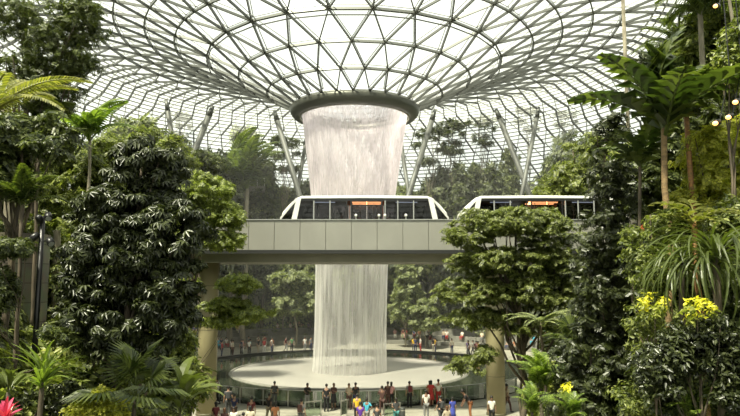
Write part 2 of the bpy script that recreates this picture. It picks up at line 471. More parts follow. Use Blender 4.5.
# ------------------------------------------------------------------ roof
PROF = [(6.0, 16.6), (8.5, 17.8), (11.2, 19.15), (14.1, 20.65), (17.0, 21.6), (19.6, 22.4), (22.2, 22.9), (24.7, 23.2), (27.3, 23.25), (29.7, 22.65), (31.7, 21.5), (33.4, 20.0), (34.9, 18.2),
        (36.2, 16.3), (37.4, 14.2), (38.4, 12.1), (39.3, 9.9), (40.1, 7.6), (40.7, 5.2), (41.2, 2.8), (41.6, .4), (41.8, -2.2), (41.9, -5.2), (41.9, -8.5)]
KT = 7
def ring_n(k): return 26 if k <= 3 else 52 if k <= KT else 104
def rpt(k, j, n, off=0):
    r, h = PROF[k]
    k0 = max(k-1, 0); k1 = min(k+1, len(PROF)-1)
    t = Vector((PROF[k1][0]-PROF[k0][0], PROF[k1][1]-PROF[k0][1])).normalized()
    nr = Vector((-t.y, t.x))
    sh = .5 if k % 2 else 0
    if k > KT: sh = .2 if k % 2 else -.2
    a = 2*PI*(j+sh)/n - PI/2
    r += nr.x*off; h += nr.y*off
    dy = r*math.sin(a)          # the hall is longer towards the viewer's side
    if dy < 0: dy *= 1+.75*min(1, max(0, (r-26)/20))
    return Vector((RX+r*math.cos(a), PY+dy, CAMZ+h))
def rnrm(k, p):
    k0 = max(k-1, 0); k1 = min(k+1, len(PROF)-1)
    t = Vector((PROF[k1][0]-PROF[k0][0], PROF[k1][1]-PROF[k0][1])).normalized()
    d = Vector((p.x-RX, p.y-PY, 0)).normalized()
    return d*(-t.y)+Vector((0, 0, t.x))
lat = MB(); bars = MB(); pur = MB(); GV = []; GF = []
def keep(p): return p.y > -40
def member(a, b, k, w=.1, d=.22, bar=.06):
    if keep(a) and keep(b):
        n = rnrm(k, a); lat.beam(a, b, w, d, n)
        if bar: o = n*.45; bars.beam(a+o, b+o, bar, .05, n)
def purlin(a, b, k, w=.09):
    if keep(a) and keep(b): n = rnrm(k, a); pur.beam(a+n*.3, b+n*.3, w, .1, n)
def tri(a, b, c, k):
    if keep(a) and keep(b) and keep(c):
        n = rnrm(k, a)*.42; i = len(GV); GV.extend([a+n, b+n, c+n]); GF.append((i, i+1, i+2))
NK = len(PROF)
for k in range(NK):
    n = ring_n(k)
    for j in range(n):
        if k <= KT: member(rpt(k, j, n), rpt(k, j+1, n), k, .15 if k == 3 else .12, .26)
        else: purlin(rpt(k, j, n), rpt(k, j+1, n), k, .14)
        if k == 3:
            lat.beam(rpt(k, j, n, .0)+Vector((0, 0, -.5)), rpt(k, j+1, n)+Vector((0, 0, -.5)), .08, .08)
    if k == NK-1: continue
    n2 = ring_n(k+1)
    if k > KT:
        for j in range(n):
            a = rpt(k, j, n); a1 = rpt(k, j+1, n); q = rpt(k+1, j, n); q1 = rpt(k+1, j+1, n)
            member(a, q, k, .11, .26, 0)
            for t in (.25, .5, .75): purlin(a.lerp(q, t), a1.lerp(q1, t), k, .13)
            if k % 2: purlin(a, q1, k, .08)
            else: purlin(a1, q, k, .08)
            tri(a, a1, q1, k); tri(a, q1, q, k)
    elif n == n2:
        for j in range(n):
            if k % 2 == 0:
                a = rpt(k, j, n); b1 = rpt(k+1, j, n); b0 = rpt(k+1, j-1, n); a1 = rpt(k, j+1, n)
                member(a, b1, k); member(a, b0, k); tri(a, b1, b0, k); tri(a, a1, b1, k)
            else:
                a = rpt(k, j, n); b0 = rpt(k+1, j, n); b1 = rpt(k+1, j+1, n); a1 = rpt(k, j+1, n)
                member(a, b0, k); member(a, b1, k); tri(a, b1, b0, k); tri(a, a1, b1, k)
    elif n2 == 2*n:   # twice as many nodes on the outer ring
        for j in range(n):
            a = rpt(k, j, n); a1 = rpt(k, j+1, n); q = [rpt(k+1, 2*j+i+(1 if k > 3 or k == 3 else 0), n2) for i in (-1, 0, 1, 2)]
            member(a, q[0], k); member(a, q[1], k); member(a, q[2], k)
            tri(a, q[1], q[0], k); tri(a, q[2], q[1], k); tri(a, a1, q[2], k)
ceil = link('ceiling', npmesh('ceiling', np.array([tuple(p) for p in GV]), np.array(GF)), M['roofglass']); tag(ceil, kind='structure')
o = lat.build('trim_2', M['lattice']); tag(o, kind='structure')
tag(pur.build('trim_6', M['purlin']), kind='structure')
o = bars.build('trim_3', M['glazing_bar']); tag(o, kind='structure')
# oculus rim
b = MB(); b.lathe([(5.3, 15.75), (5.25, 16.1), (5.5, 16.35), (6.0, 16.65), (6.3, 16.4), (6.2, 15.95), (5.9, 15.6), (5.5, 15.5), (5.3, 15.75)], (RX, PY, CAMZ), 96)
o = b.build('trim_4', M['rim'], smooth=True); tag(o, kind='structure')
b = MB(); b.lathe([(5.22, 15.5), (5.22, 15.6), (5.36, 15.6), (5.36, 15.5), (5.22, 15.5)], (RX, PY, CAMZ), 96)
o = b.build('trim_5', M['rimedge'], smooth=True); tag(o, kind='structure')

# ------------------------------------------------------------------ waterfall
root = empty('waterfall', (PX, PY, 0), 0, 'tall white indoor waterfall falling from the round roof opening into the pool', 'waterfall')
zt = CAMZ+15.7
def sheet(name, prof, m, vscale):
    k = 96; V = []; Fc = []; UV = []
    for r, z in prof:
        for j in range(k+1):
            th = 2*PI*j/k; V.append((r*math.cos(th)+.42*z/zt, r*math.sin(th), z))
    for i in range(len(prof)-1):
        for j in range(k): Fc.append((i*(k+1)+j, i*(k+1)+j+1, (i+1)*(k+1)+j+1, (i+1)*(k+1)+j))
    me = npmesh(name, np.array(V), np.array(Fc), True)
    uv = me.uv_layers.new(name='UVMap')
    vi = np.empty(len(me.loops), dtype=np.int32); me.loops.foreach_get('vertex_index', vi)
    zz = np.array([p[1] for p in prof])[vi//(k+1)]
    uu = (vi % (k+1))/k
    uv.data.foreach_set('uv', np.stack([uu, zz/10], 1).astype(np.float32).ravel())
    return link(name, me, m, root)
def wr(z):   # radius of the falling curtain with height
    return float(np.interp(z, [0, 4, 10.2, 13.5, 16.8, 20, 22.5, zt], [3.4, 3.33, 3.42, 3.75, 4.08, 4.5, 4.85, 5.08]))
zsA = np.linspace(zt, 14.5, 14); zsB = np.linspace(14.5, .12, 16)
sheet('upper_curtain', [(wr(z), z) for z in zsA], M['water_top'], 1)
sheet('inner_curtain', [(wr(z)*.93, z) for z in zsA], M['water_top'], 1)
sheet('lower_curtain', [(wr(z)*(1+.02*((14.5-z)/14.5)**2), z) for z in zsB], M['water_low'], 1)
sheet('water_core', [(wr(z)*.9, z) for z in zsB], M['water_core'], 1)

# mist over the pool and the valley (real participating air)
def volume(name, box, dens, col=(.95, .95, .92), parent=None):
    b = MB(); b.box(*box); m = bpy.data.materials.new(name); m.use_nodes = True; nt = m.node_tree; nt.nodes.clear()
    o = nt.nodes.new('ShaderNodeOutputMaterial'); v = nt.nodes.new('ShaderNodeVolumeScatter')
    v.inputs['Color'].default_value = (*col, 1); v.inputs['Density'].default_value = dens; v.inputs['Anisotropy'].default_value = .2
    nt.links.new(v.outputs[0], o.inputs['Volume'])
    ob = b.build(name, m, parent); return ob
o = volume('mist', (-50, 50, 47, 112, .3, 24), .0022); tag(o, 'thin mist hanging over the pool and the forest bank', 'mist', kind='stuff')

# ------------------------------------------------------------------ sky train bridge
YB = 40.0
zt_b = P(364, 220, YB).z; zb_b = P(364, 252, YB).z
BW = 7.0
root = empty('train_bridge', (0, YB+BW/2, zb_b), 0, 'straight elevated train bridge with grey metal panels on two round pillars', 'bridge')
joint = 1.585; x0 = P(300, 236, YB).x - joint*16
for i in range(34):
    xa = x0+joint*i
    b = MB(); b.box(xa+.012, xa+joint-.012, -BW/2, -BW/2+.06, .12, zt_b-zb_b); bevel(b.build('fascia_panel', M['fascia'], root), .01)
L0, L1 = x0, x0+joint*34
b = MB(); b.box(L0, L1, -BW/2+.06, BW/2, 0.05, .75); b.box(L0, L1, -BW/2+.06, -BW/2+.2, .75, zt_b-zb_b-.04); b.box(L0, L1, BW/2-.2, BW/2, .75, zt_b-zb_b-.04); b.build('deck', M['girder'], root)
b = MB(); b.box(L0, L1, -BW/2-.04, -BW/2+.1, -.1, .12); b.build('drip_edge', M['dark'], root)
b = MB()
b.box(L0, L1, -BW/2+.9, BW/2-.9, -.62, .05)
b.build('box_girder', M['girder'], root)
b = MB(); b.box(L0, L1, -BW/2-.06, -BW/2+.24, zt_b-zb_b, zt_b-zb_b+.05); b.build('coping', M['grey'], root)
for dy in (-1.9+.3, -.3+.3):
    b = MB(); b.box(L0, L1, dy-.18, dy+.18, .75, .95); b.build('running_rail', M['concrete'], root)

# pillars
def pillar(px, w, label):
    c = P(px, 300, 42.4); r = w/2/F*41.7
    root = empty('bridge_pillar', (c.x, 42.4, 0), 0, label, 'pillar', kind='thing')
    zt_ = zb_b-.62
    b = MB(); b.lathe([(r, 0), (r, zt_), ], k=40, cap=True); b.build('shaft', M['pillar'], root, smooth=False)
    for p in root.children[0].data.polygons: p.use_smooth = len(p.vertices) == 4
    for z in (2.4, 5.3, 8.1):
        b = MB(); b.lathe([(r+.004, z), (r+.004, z+.03)], k=40); b.build('joint_ring', M['joint'], root)
    b = MB(); b.lathe([(r*1.06, 0), (r*1.06, .12), (r, .16)], k=40); b.build('base_collar', M['joint'], root)
pillar(209, 19, 'olive round bridge pillar left of the pool beside the dark tree')
pillar(494, 18.5, 'olive round bridge pillar right of the pool under the layered tree')

# ------------------------------------------------------------------ train cars
def make_car(label, warm=True):
    """origin at the car's floor centre, long side along x; roof about 2.95 m over the floor"""
    W = 1.3; HL = 5.3; ZT = 2.98
    root = empty('train_car', (0, 0, 0), 0, label, 'train', 'sky train cars on the bridge')
    # roof: loft along x
    st = [(-5.32, 1.6, 1.05), (-5.2, 1.95, 1.12), (-4.75, 2.45, 1.2), (-4.3, 2.84, 1.27), (-3.95, 2.96, 1.3), (0, 2.99, 1.3), (3.95, 2.96, 1.3), (4.3, 2.84, 1.27), (4.75, 2.45, 1.2), (5.2, 1.95, 1.12), (5.32, 1.6, 1.05)]
    V = []; Fc = []; n = 12
    for x, z, w in st:
        th_ = .26
        for j in range(n+1):   # upper skin
            a = PI*j/n; ex = .45
            cx = math.copysign(abs(math.cos(a))**ex, math.cos(a)); V.append((x, w*cx, z-th_+th_*math.sin(a)**ex))
    m = n+1
    for i in range(len(st)-1):
        for j in range(n): Fc.append((i*m+j, i*m+j+1, (i+1)*m+j+1, (i+1)*m+j))
    b = MB(); b.add(V, Fc)
    o = b.build('roof_shell', M['white'], root, smooth=True)
    sd = o.modifiers.new('solid', 'SOLIDIFY'); sd.thickness = .05; sd.offset = -1
    # skirt
    b = MB()
    prof = [(-5.32, .55), (-5.25, .0), (5.25, .0), (5.32, .55)]
    b.box(-5.25, 5.25, -W+.02, W-.02, 0, .12)
    bevel(b.build('underframe', M['dark'], root), .03)
    for s in (-1, 1):
        b = MB(); b.box(-4.9, 4.9, s*W-.03, s*W+.03, .1, 1.42); b.build('side_panel', M['black'], root)
        # slanted white corner pillars
        for e in (-1, 1):
            b = MB(); xb = e*4.72; xt = e*4.16
            b.add([(xb-.17, s*W-.04, .1), (xb+.2, s*W-.04, .1), (xb+.2, s*W+.045, .1), (xb-.17, s*W+.045, .1),
                   (xt-.14, s*W-.06, 2.75), (xt+.16, s*W-.06, 2.75), (xt+.16, s*W+.03, 2.75), (xt-.14, s*W+.03, 2.75)],
                  [(0,3,2,1),(4,5,6,7),(0,1,5,4),(1,2,6,5),(2,3,7,6),(3,0,4,7)])
            b.build('corner_pillar', M['white'], root)
            # nose edge
            b = MB(); b.beam((e*5.27, s*1.1, .1), (e*5.3, s*1.05, 1.55), .12, .1, (0, 1, 0)); b.beam((e*5.3, s*1.05, 1.52), (e*4.3, s*1.22, 2.72), .12, .14, (0, 1, 0)); b.build('nose_edge', M['white'], root)
            # nose side glass
            b = MB(); b.add([(e*4.9, s*1.25, .6), (e*5.25, s*1.1, .6), (e*5.27, s*1.08, 1.5), (e*4.4, s*1.23, 2.55)], [(0, 1, 2, 3)]); b.build('nose_window', M['trainglass'], root)
        # black frame band over the windows, mullions
        b = MB(); b.box(-4.1, 4.1, s*W-.02, s*W+.04, 2.58, 2.74); b.build('window_header', M['black'], root)
        for x in (-3.2, -2.18, -1.12, -.85, 1.1, 1.3, 2.1, 3.1):
            b = MB(); b.box(x-.035, x+.035, s*W-.03, s*W+.05, 1.4, 2.6); b.build('mullion', M['grey' if abs(x) > 1.2 else 'black'], root)
        for xa, xb in ((-4.25, -3.22), (-3.16, -2.2), (-2.14, -1.15), (-.82, .12), (.16, 1.07), (1.33, 2.07), (2.13, 3.07), (3.13, 4.25)):
            b = MB()
            la = .3 if xa < -4 else 0; lb = .3 if xb > 4 else 0
            y = s*W+.015
            b.add([(xa-la, y, 1.4), (xb+lb, y, 1.4), (xb, y, 2.6), (xa, y, 2.6)], [(0, 1, 2, 3)]); b.build('window', M['trainglass'], root)
        # door leaves at the middle
        for xa, xb in ((-.82, .12), (.16, 1.07)):
            b = MB(); b.box(xa, xb, s*W+.03, s*W+.05, .12, 1.4); b.build('door_leaf', M['grey'], root)
    for e in (-1, 1):
        b = MB(); b.add([(e*5.3, -1.0, .55), (e*5.3, 1.0, .55), (e*5.3, 1.0, 1.55), (e*5.3, -1.0, 1.55), (e*4.35, 1.15, 2.7), (e*4.35, -1.15, 2.7)], [(0, 1, 2, 3), (3, 2, 4, 5)]); b.build('windscreen', M['trainglass'], root)
        b = MB(); b.box(min(e*5.2, e*5.33), max(e*5.2, e*5.33), -1.05, 1.05, 0, .56); bevel(b.build('bumper', M['white'], root), .04)
    b = MB(); b.box(-4.6, 4.6, -1.2, 1.2, .12, .16); b.build('cabin_floor', M['cabin'], root)
    b = MB(); b.box(-4.2, 4.2, -1.15, 1.15, 2.62, 2.66); b.build('cabin_ceiling', M['cabinwarm'], root)
    for x in (-1.0, 1.2):
        b = MB(); b.box(x-.02, x+.02, .3, 1.2, .16, 2.6); b.build('cabin_screen', M['cabinwarm'], root)
    b = MB(); b.box(-.8, 1.05, -.55, -.35, 2.56, 2.62); b.box(-.8, 1.05, .35, .55, 2.56, 2.62); b.build('warm_lamp', M['trainlamp'], root)
    for x in (-2.6, 2.7):
        b = MB(); b.box(x-.7, x+.7, -.5, -.4, 2.57, 2.62); b.build('cool_lamp', M['trainlampw'], root)
    for x in (-3.6, -2.7, 2.7, 3.6):
        b = MB(); b.box(x-.3, x+.3, .6, 1.15, .55, .65); b.box(x-.3, x+.3, 1.08, 1.18, .6, 1.3); bevel(b.build('seat', M['seat'], root), .03)
    for x in (-2.2, -.3, .6, 2.2):
        b = MB(); b.tube([(x, 0, .16), (x, 0, 2.6)], .02, 6); b.build('grab_pole', M['steel'], root)
    for x in (-3.3, 3.3):
        b = MB(); b.box(x-.55, x+.55, -.9, .9, -.25, 0); b.build('bogie', M['dark'], root)
    return root
CARZ = zt_b - 1.2; CARY = YB+2.1
zroof = P(364, 195.3, CARY-1.0).z; CARZ = zroof-2.98
cc = P(364.5, 210, CARY-1.3)
car1 = make_car('white sky train car with dark windows and warm lit middle, in front of the waterfall')
car1.location = (cc.x, CARY, CARZ)
# rails sit under the cars
car2 = copy_tree(car1, (cc.x+2*5.32+.75, CARY, CARZ), 0, 1.0, 'white sky train car half hidden behind the layered tree to the right')
# trackside fittings on the coping
for i, px in enumerate((356, 379, 385, 406)):
    p = P(px, 219, YB+.05)
    root = empty('trackside_lamp', (p.x, YB+.05, zt_b+.05), 0, ('small white lamp on the bridge coping below the first warm window',
        'small white lamp on the bridge coping, left one of a close pair', 'small white lamp on the bridge coping, right one of a close pair', 'small white lamp on the bridge coping nearest the train nose')[i], 'lamp', 'small lamps on the bridge coping')
    b = MB(); b.tube([(0, 0, 0), (0, 0, .16)], .035, 8); b.build('stem', M['grey'], root)
    b = MB(); b.ball((0, 0, .24), .09, 10, (1, 1, 1.1)); b.build('globe', M['white'], root, smooth=True)

# ------------------------------------------------------------------ inclined roof columns
def strut(a, c, Y, w, label, lean_Y=0):
    p = P(*a, Y+lean_Y); q = P(*c, Y)
    d = (q-p).normalized(); q = q + d*max(0, (q.z-ground_h(q.x, q.y))/max(.2, -d.z)+.3)
    n_ = rnrm(12, p); 
    r = w/2/F*Y
    root = empty('roof_column', q, 0, label, 'column', 'inclined steel columns under the roof', kind='thing')
    b = MB(); b.tube([(0, 0, 0), (p-q)*.96], [r, r], 14); b.build('shaft', M['strut'], root, smooth=True)
    b = MB(); b.tube([(p-q)*.955, (p-q)], [r*1.08, r*.6], 14); b.build('head_joint', M['lattice'], root, smooth=True)
strut((213, 106), (191, 160), 84, 6, 'grey inclined roof column leaning right, above the dark left tree')
strut((166, 100), (172, 136), 80, 5, 'grey near-vertical roof column standing left of the leaning one')
strut((274, 110), (292, 170), 87, 5.5, 'grey inclined roof column leaning left, left of the upper waterfall')
strut((307, 136), (301, 170), 91, 4, 'short roof column touching the left edge of the upper waterfall')
strut((435, 110), (414, 178), 87, 5.5, 'grey inclined roof column leaning right, right of the upper waterfall')
strut((400, 136), (406, 176), 91, 4, 'short roof column touching the right edge of the upper waterfall')
strut((496, 109), (523, 178), 85, 5.5, 'grey inclined roof column leaning left, above the second train car')
strut((539, 107), (527, 168), 82, 4.5, 'thin roof column crossing behind the left-leaning one above the second train car')
p0 = P(622, -30, 34); p1 = P(626.5, 110, 34)
root = empty('tall_pole', (p1.x, 34, float(ground_h(p1.x, 34))-.2), 0, 'slender grey pole rising to the roof behind the broad-leaved palm', 'pole')
b = MB(); z_ = root.location.z; b.tube([(0, 0, 0), (p0.x-p1.x, 0, p0.z+4-z_)], .1, 10); b.build('shaft', M['bark_pale'], root, smooth=True)
b = MB(); b.tube([(0, 0, 0), (0, 0, .3)], .2, 10); b.build('base_plate', M['dark'], root)

# ------------------------------------------------------------------ plants
def hp(lst):                 # (px, py, Y, rx px, ry px, depth m) -> ellipsoids in metres
    out = []
    for (px, py, Y, rx, ry, dm) in lst:
        c = P(px, py, Y); s = Y/F
        out.append((c.x, c.y, c.z, rx*s, dm, ry*s))
    return out
def gbase(px, Y, dx=0):
    x = P(px, 280, Y).x+dx
    return Vector((x, Y, float(ground_h(x, Y))-.05))
def frond_me(name, L=2., n=26, ll=.55, w=.045, lift=.9, droop=1.5, hang=.35, alpha=R(50), m=None):
    b = MB(); pts = []; ns = 14; p = Vector((0, 0, 0)); dirs = []
    for i in range(ns+1):
        a = lift-droop*(i/ns)**1.2; d = Vector((0, math.cos(a), math.sin(a))); pts.append(p.copy()); dirs.append(d); p += d*L/ns
    b.tube(pts, [.018*L*(1-.8*i/ns) for i in range(ns+1)], 5)
    for i in range(n):
        t = .14+.86*i/(n-1); k = min(int(t*ns), ns-1); f = t*ns-k
        q = pts[k].lerp(pts[k+1], min(f, 1)); d = dirs[k]
        up = Vector((1, 0, 0)).cross(d)
        al = alpha*(1-.55*t); lgt = ll*math.sin(PI*min(1, .2+.8*t)*.93)**.6*(1-.35*t)
        for s in (-1, 1):
            dr = (Vector((s, 0, 0))*math.sin(al+.35)+d*math.cos(al+.35)+up*.22).normalized()
            dr2 = (dr+Vector((0, 0, -hang*1.6))).normalized(); wd = dr.cross(Vector((0, 0, 1)))
            if wd.length < .01: wd = Vector((0, 1, 0))
            wd = wd.normalized()*w
            m1 = q+dr*lgt*.5; m2 = m1+dr2*lgt*.5
            b.add([q-wd*.3, q+wd*.3, m1+wd*.9, m1-wd*.9, m2], [(0, 1, 2, 3), (3, 2, 4)])
    o = b.build(name, m); me = o.data; bpy.data.objects.remove(o); return me
def fan_me(name, Rr=.8, nb=22, spread=R(130), pet=.7, m=None, w=.06, cup=.25, hang=.25):
    b = MB(); hub = Vector((0, pet*.85, pet*.45)); b.tube([(0, 0, 0), (0, pet*.5, pet*.32), hub], [.02, .016, .012], 5)
    for i in range(nb):
        a = -spread+2*spread*i/(nb-1); r = Rr*(1-.25*abs(a)/spread)
        d = Vector((math.sin(a), math.cos(a), cup*math.cos(a*.5))).normalized(); sd = Vector((math.cos(a), -math.sin(a), 0))
        m1 = hub+d*r*.55; tip = hub+d*r+Vector((0, 0, -hang*r))
        b.add([hub-sd*.006, hub+sd*.006, m1+sd*w*Rr, m1-sd*w*Rr, tip, m1+Vector((0, 0, .03))], [(0, 1, 2, 5), (0, 5, 3), (5, 2, 4), (3, 5, 4)])
    o = b.build(name, m); me = o.data; bpy.data.objects.remove(o); return me
def strap_me(name, L=1., w=.04, lift=1.1, droop=1.8, m=None, n=8):
    b = MB(); V = []; p = Vector((0, 0, 0))
    for i in range(n+1):
        t = i/n; a = lift-droop*t; ww = w*(math.sin(PI*(.12+.86*t))**.7)
        V += [p+Vector((-ww, 0, .3*ww)), p.copy(), p+Vector((ww, 0, .3*ww))]; p = p+Vector((0, math.cos(a), math.sin(a)))*L/n
    Fc = []
    for i in range(n): Fc += [(3*i, 3*i+1, 3*i+4, 3*i+3), (3*i+1, 3*i+2, 3*i+5, 3*i+4)]
    b.add(V, Fc); o = b.build(name, m); me = o.data; bpy.data.objects.remove(o); return me
def paddle_me(name, L=1., w=.16, lift=.9, droop=1.3, m=None, pet=.4):
    b = MB(); V = []; p = Vector((0, 0, 0)); n = 10; b.tube([(0, 0, 0), (0, pet*math.cos(lift), pet*math.sin(lift))], [.02, .012], 5)
    p = Vector((0, pet*math.cos(lift), pet*math.sin(lift)))
    for i in range(n+1):
        t = i/n; a = lift-droop*t; ww = w*(math.sin(PI*(.06+.93*t))**.6)
        V += [p+Vector((-ww, 0, .35*ww)), p.copy(), p+Vector((ww, 0, .35*ww))]; p = p+Vector((0, math.cos(a), math.sin(a)))*L/n
    Fc = []
    for i in range(n): Fc += [(3*i, 3*i+1, 3*i+4, 3*i+3), (3*i+1, 3*i+2, 3*i+5, 3*i+4)]
    b.add(V, Fc); o = b.build(name, m); me = o.data; bpy.data.objects.remove(o); return me
def rosette(name, base, crown, me, nf, sc, label, cat='palm', group=None, part='frond', el=(-20, 55), trunk_r=.07, bark='bark', tname='trunk', yaw0=0., yspan=2*PI, lean=0):
    """a plant whose long leaves start from one crown point on a stem"""
    base = Vector(base); crown = Vector(crown)
    root = empty(name, base, 0, label, cat, group)
    c = crown-base
    if c.length > .15: wood([(bend((0, 0, -.2), c, 6, 0, .02), trunk_r, trunk_r*.75)]).build(tname, M[bark], root, smooth=True)
    for i in range(nf):
        o = bpy.data.objects.new(part, me if not isinstance(me, list) else me[i % len(me)]); COL.objects.link(o); o.parent = root
        o.location = c+Vector((0, 0, -.04*(i % 5)*sc)); e = R(rng.uniform(*el)); yaw = yaw0+yspan*((i*.618) % 1)+rng.uniform(-.15, .15)
        o.rotation_euler = Euler((e, rng.uniform(-.25, .25), yaw)); s = sc*rng.uniform(.8, 1.12); o.scale = (s, s, s)
    return root
LM = [(-99, 60, 'by the left edge'), (60, 120, 'above the lamp post'), (120, 185, 'behind the dark left tree'), (185, 228, 'above the left pillar'), (228, 268, 'left of the train nose'),
      (268, 312, 'at the left edge of the waterfall'), (312, 392, 'behind the waterfall'), (392, 436, 'at the right edge of the waterfall'), (436, 470, 'over the gap between the cars'),
      (470, 520, 'over the second train car'), (520, 570, 'over the second car tail'), (570, 625, 'behind the dark slender tree'), (625, 900, 'by the right edge')]
def where(px, py):
    for a, b_, s in LM:
        if a <= px < b_: break
    if py > 250: s = {'left of the train nose': 'right of the left pillar', 'over the gap between the cars': 'left of the layered tree', 'over the second train car': 'behind the layered tree',
                      'over the second car tail': 'behind the layered tree trunk', 'above the left pillar': 'around the left pillar', 'above the lamp post': 'behind the lamp post'}.get(s, s)
    return s

# ---- undergrowth on the banks (nobody could count these leaves)
def carpet(name, n, xr, yr, m, tpl, s0, s1, label, hmax=.8, cond=None):
    pts = []; tot = 0
    while tot < n:
        k = 40000
        Y = 1/rng.uniform(1/yr[1], 1/yr[0], k) if yr[1]/yr[0] > 1.6 else rng.uniform(yr[0], yr[1], k)
        X = rng.uniform(-.95, .95, k)*Y
        ok = (X > xr[0]) & (X < xr[1]); X = X[ok]; Y = Y[ok]
        z = ground_h(X, Y); ok = z > .12; X = X[ok]; Y = Y[ok]; z = z[ok]
        bump = (np.sin(X*1.7+np.sin(Y*1.1)*2)+np.sin(Y*2.1+X*.6)+2)/4
        zz = z+rng.uniform(0, 1, len(X))*bump*hmax+.03
        px, py = proj(X, Y, zz); ok = (px > -240) & (px < 980) & (py > -20) & (py < 470)
        if cond is not None: ok &= cond(X, Y)
        pts.append(np.stack([X[ok], Y[ok], zz[ok]], 1)); tot += ok.sum()
    pts = np.concatenate(pts)[:n]
    e = .3; gx = (ground_h(pts[:, 0]+e, pts[:, 1])-ground_h(pts[:, 0]-e, pts[:, 1]))/(2*e); gy = (ground_h(pts[:, 0], pts[:, 1]+e)-ground_h(pts[:, 0], pts[:, 1]-e))/(2*e)
    nr = np.stack([-gx*.5, -gy*.5, np.ones(n)*.9], 1)+rng.normal(size=(n, 3))*.4
    sz = (s0+s1*pts[:, 1])*rng.uniform(.6, 1.4, n)
    o = link(name, scatter(name, pts, nr, sz, tpl), M[m]); tag(o, label, 'undergrowth', kind='stuff')
carpet('undergrowth', 25000, (-60, 0), (9, 46), 'leaf_mid', SPRIG, .2, .013, 'mixed green undergrowth covering the left bank', 1.0)
carpet('undergrowth', 14000, (-60, 0), (9, 46), 'leaf_deep', WHORL, .12, .006, 'dark glossy undergrowth scattered over the left bank', .7)
carpet('undergrowth', 25000, (0, 60), (9, 46), 'leaf_mid', SPRIG, .2, .013, 'mixed green undergrowth covering the right bank', 1.0)
carpet('undergrowth', 14000, (0, 60), (9, 46), 'leaf_deep', LEAF, .12, .01, 'dark glossy undergrowth scattered over the right bank', .7)
carpet('undergrowth', 30000, (-70, 70), (46, 112), 'leaf_far', SPRIG, .6, .006, 'pale green undergrowth covering the forest bank behind the pool', 1.8)
carpet('undergrowth', 16000, (-70, 70), (46, 112), 'leaf_far_dark', SPRIG, .6, .006, 'dark undergrowth covering the forest bank behind the pool', 1.5)

carpet('undergrowth', 16000, (-45, 45), (89, 98), 'leaf_far', SPRIG, .5, .005, 'pale leaves hanging over the curved walls at the foot of the forest bank', 1.2)
# ---- forest trees behind: five kinds, each built once and copied
def proto(kind):
    b0 = Vector((0, 0, 0))
    if kind == 'umbrella':
        hull = [(0, 0, 23.3, 2.3, 2.2, .5), (1.5, .3, 22.0, 1.4, 1.4, .35), (-1.6, -.2, 21.4, 1.5, 1.4, .35), (.5, 0, 20.2, 1.5, 1.4, .3)]
        return tree('umbrella_tree', b0, hull, FINE, M['leaf_far_dark'], .5, 52, .42, 20, 'x', trunk_r=.1, flat=.45, bark='bark_pale', limbs=12, top=(0, 0, 23.2))
    if kind == 'round':
        hull = [(0, 0, 6.5, 2.6, 2.6, 2.4), (1.2, 0, 5, 2, 2, 1.6), (-1.3, .4, 4.8, 2, 2, 1.6)]
        return tree('forest_tree', b0, hull, SPRIG, M['leaf_far_dark'], .75, 100, .7, 22, 'x', trunk_r=.18, flat=.7, limbs=6, top=(0, 0, 7))
    if kind == 'tall':
        hull = [(0, 0, 10.2, 1.3, 1.3, 1.9), (.3, 0, 7.6, 2.1, 2.1, 1.6), (-.3, 0, 5.2, 2.2, 2.2, 1.4)]
        return tree('forest_tree', b0, hull, SPRIG, M['leaf_far'], .7, 100, .55, 22, 'x', trunk_r=.14, flat=.6, bark='bark_pale', limbs=8, top=(0, 0, 11))
    if kind == 'layered':
        hull = [(0, 0, 7.6, 1.8, 1.8, .35), (.9, .2, 6.5, 2.3, 2.1, .35), (-.9, -.2, 5.5, 2.4, 2.2, .35), (.6, 0, 4.5, 2.5, 2.3, .3), (-.4, 0, 3.6, 2.3, 2.2, .3)]
        return tree('forest_tree', b0, hull, SPRIG, M['leaf_far'], .65, 90, .6, 24, 'x', trunk_r=.12, flat=.3, bark='bark_pale', limbs=10, top=(0, 0, 7.8))
    if kind == 'cone':
        hull = [(0, 0, 8.2, .5, .5, 1), (0, 0, 6.4, .9, .9, 1.3), (0, 0, 4.4, 1.3, 1.3, 1.4), (0, 0, 2.6, 1.5, 1.5, 1.2)]
        return tree('forest_tree', b0, hull, SPRIG, M['leaf_far_dark'], .55, 80, .45, 24, 'x', trunk_r=.12, flat=.8, limbs=3, top=(0, 0, 8.6))
    if kind == 'sprig':
        hull = [(0, 0, 1.0, 1.3, 1.3, .9)]
        return tree('shrub', b0, hull, SPRIG, M['leaf_mid'], .42, 40, .4, 22, 'x', cat='shrub', trunk_r=.05, flat=.7, limbs=4, top=(0, 0, 1.2))
    if kind == 'broad':
        hull = [(0, 0, 1.0, 1.2, 1.2, .9)]
        return tree('shrub', b0, hull, WHORL, M['leaf_light'], .34, 30, .4, 16, 'x', cat='shrub', trunk_r=.05, flat=.7, limbs=4, top=(0, 0, 1.2))
    if kind == 'glossy':
        hull = [(0, 0, 1.1, 1.2, 1.2, 1.0)]
        return tree('shrub', b0, hull, LEAF, M['leaf_deep'], .26, 44, .4, 60, 'x', cat='shrub', trunk_r=.05, flat=.8, limbs=4, top=(0, 0, 1.2))
    if kind == 'palm':
        me = frond_me('frond', 2.2, 22, .55, .05, .9, 1.7, .5, m=M['palm'])
        return rosette('forest_palm', b0, (0, 0, 5.5), me, 14, 1.0, 'x', 'palm', trunk_r=.1, bark='bark_pale')
    if kind == 'feather':
        me = frond_me('frond', 1.5, 20, .45, .04, 1.0, 1.6, .4, m=M['palm'])
        return rosette('fern', b0, (0, 0, .3), me, 13, 1.0, 'x', 'fern', trunk_r=.06, tname='stem')
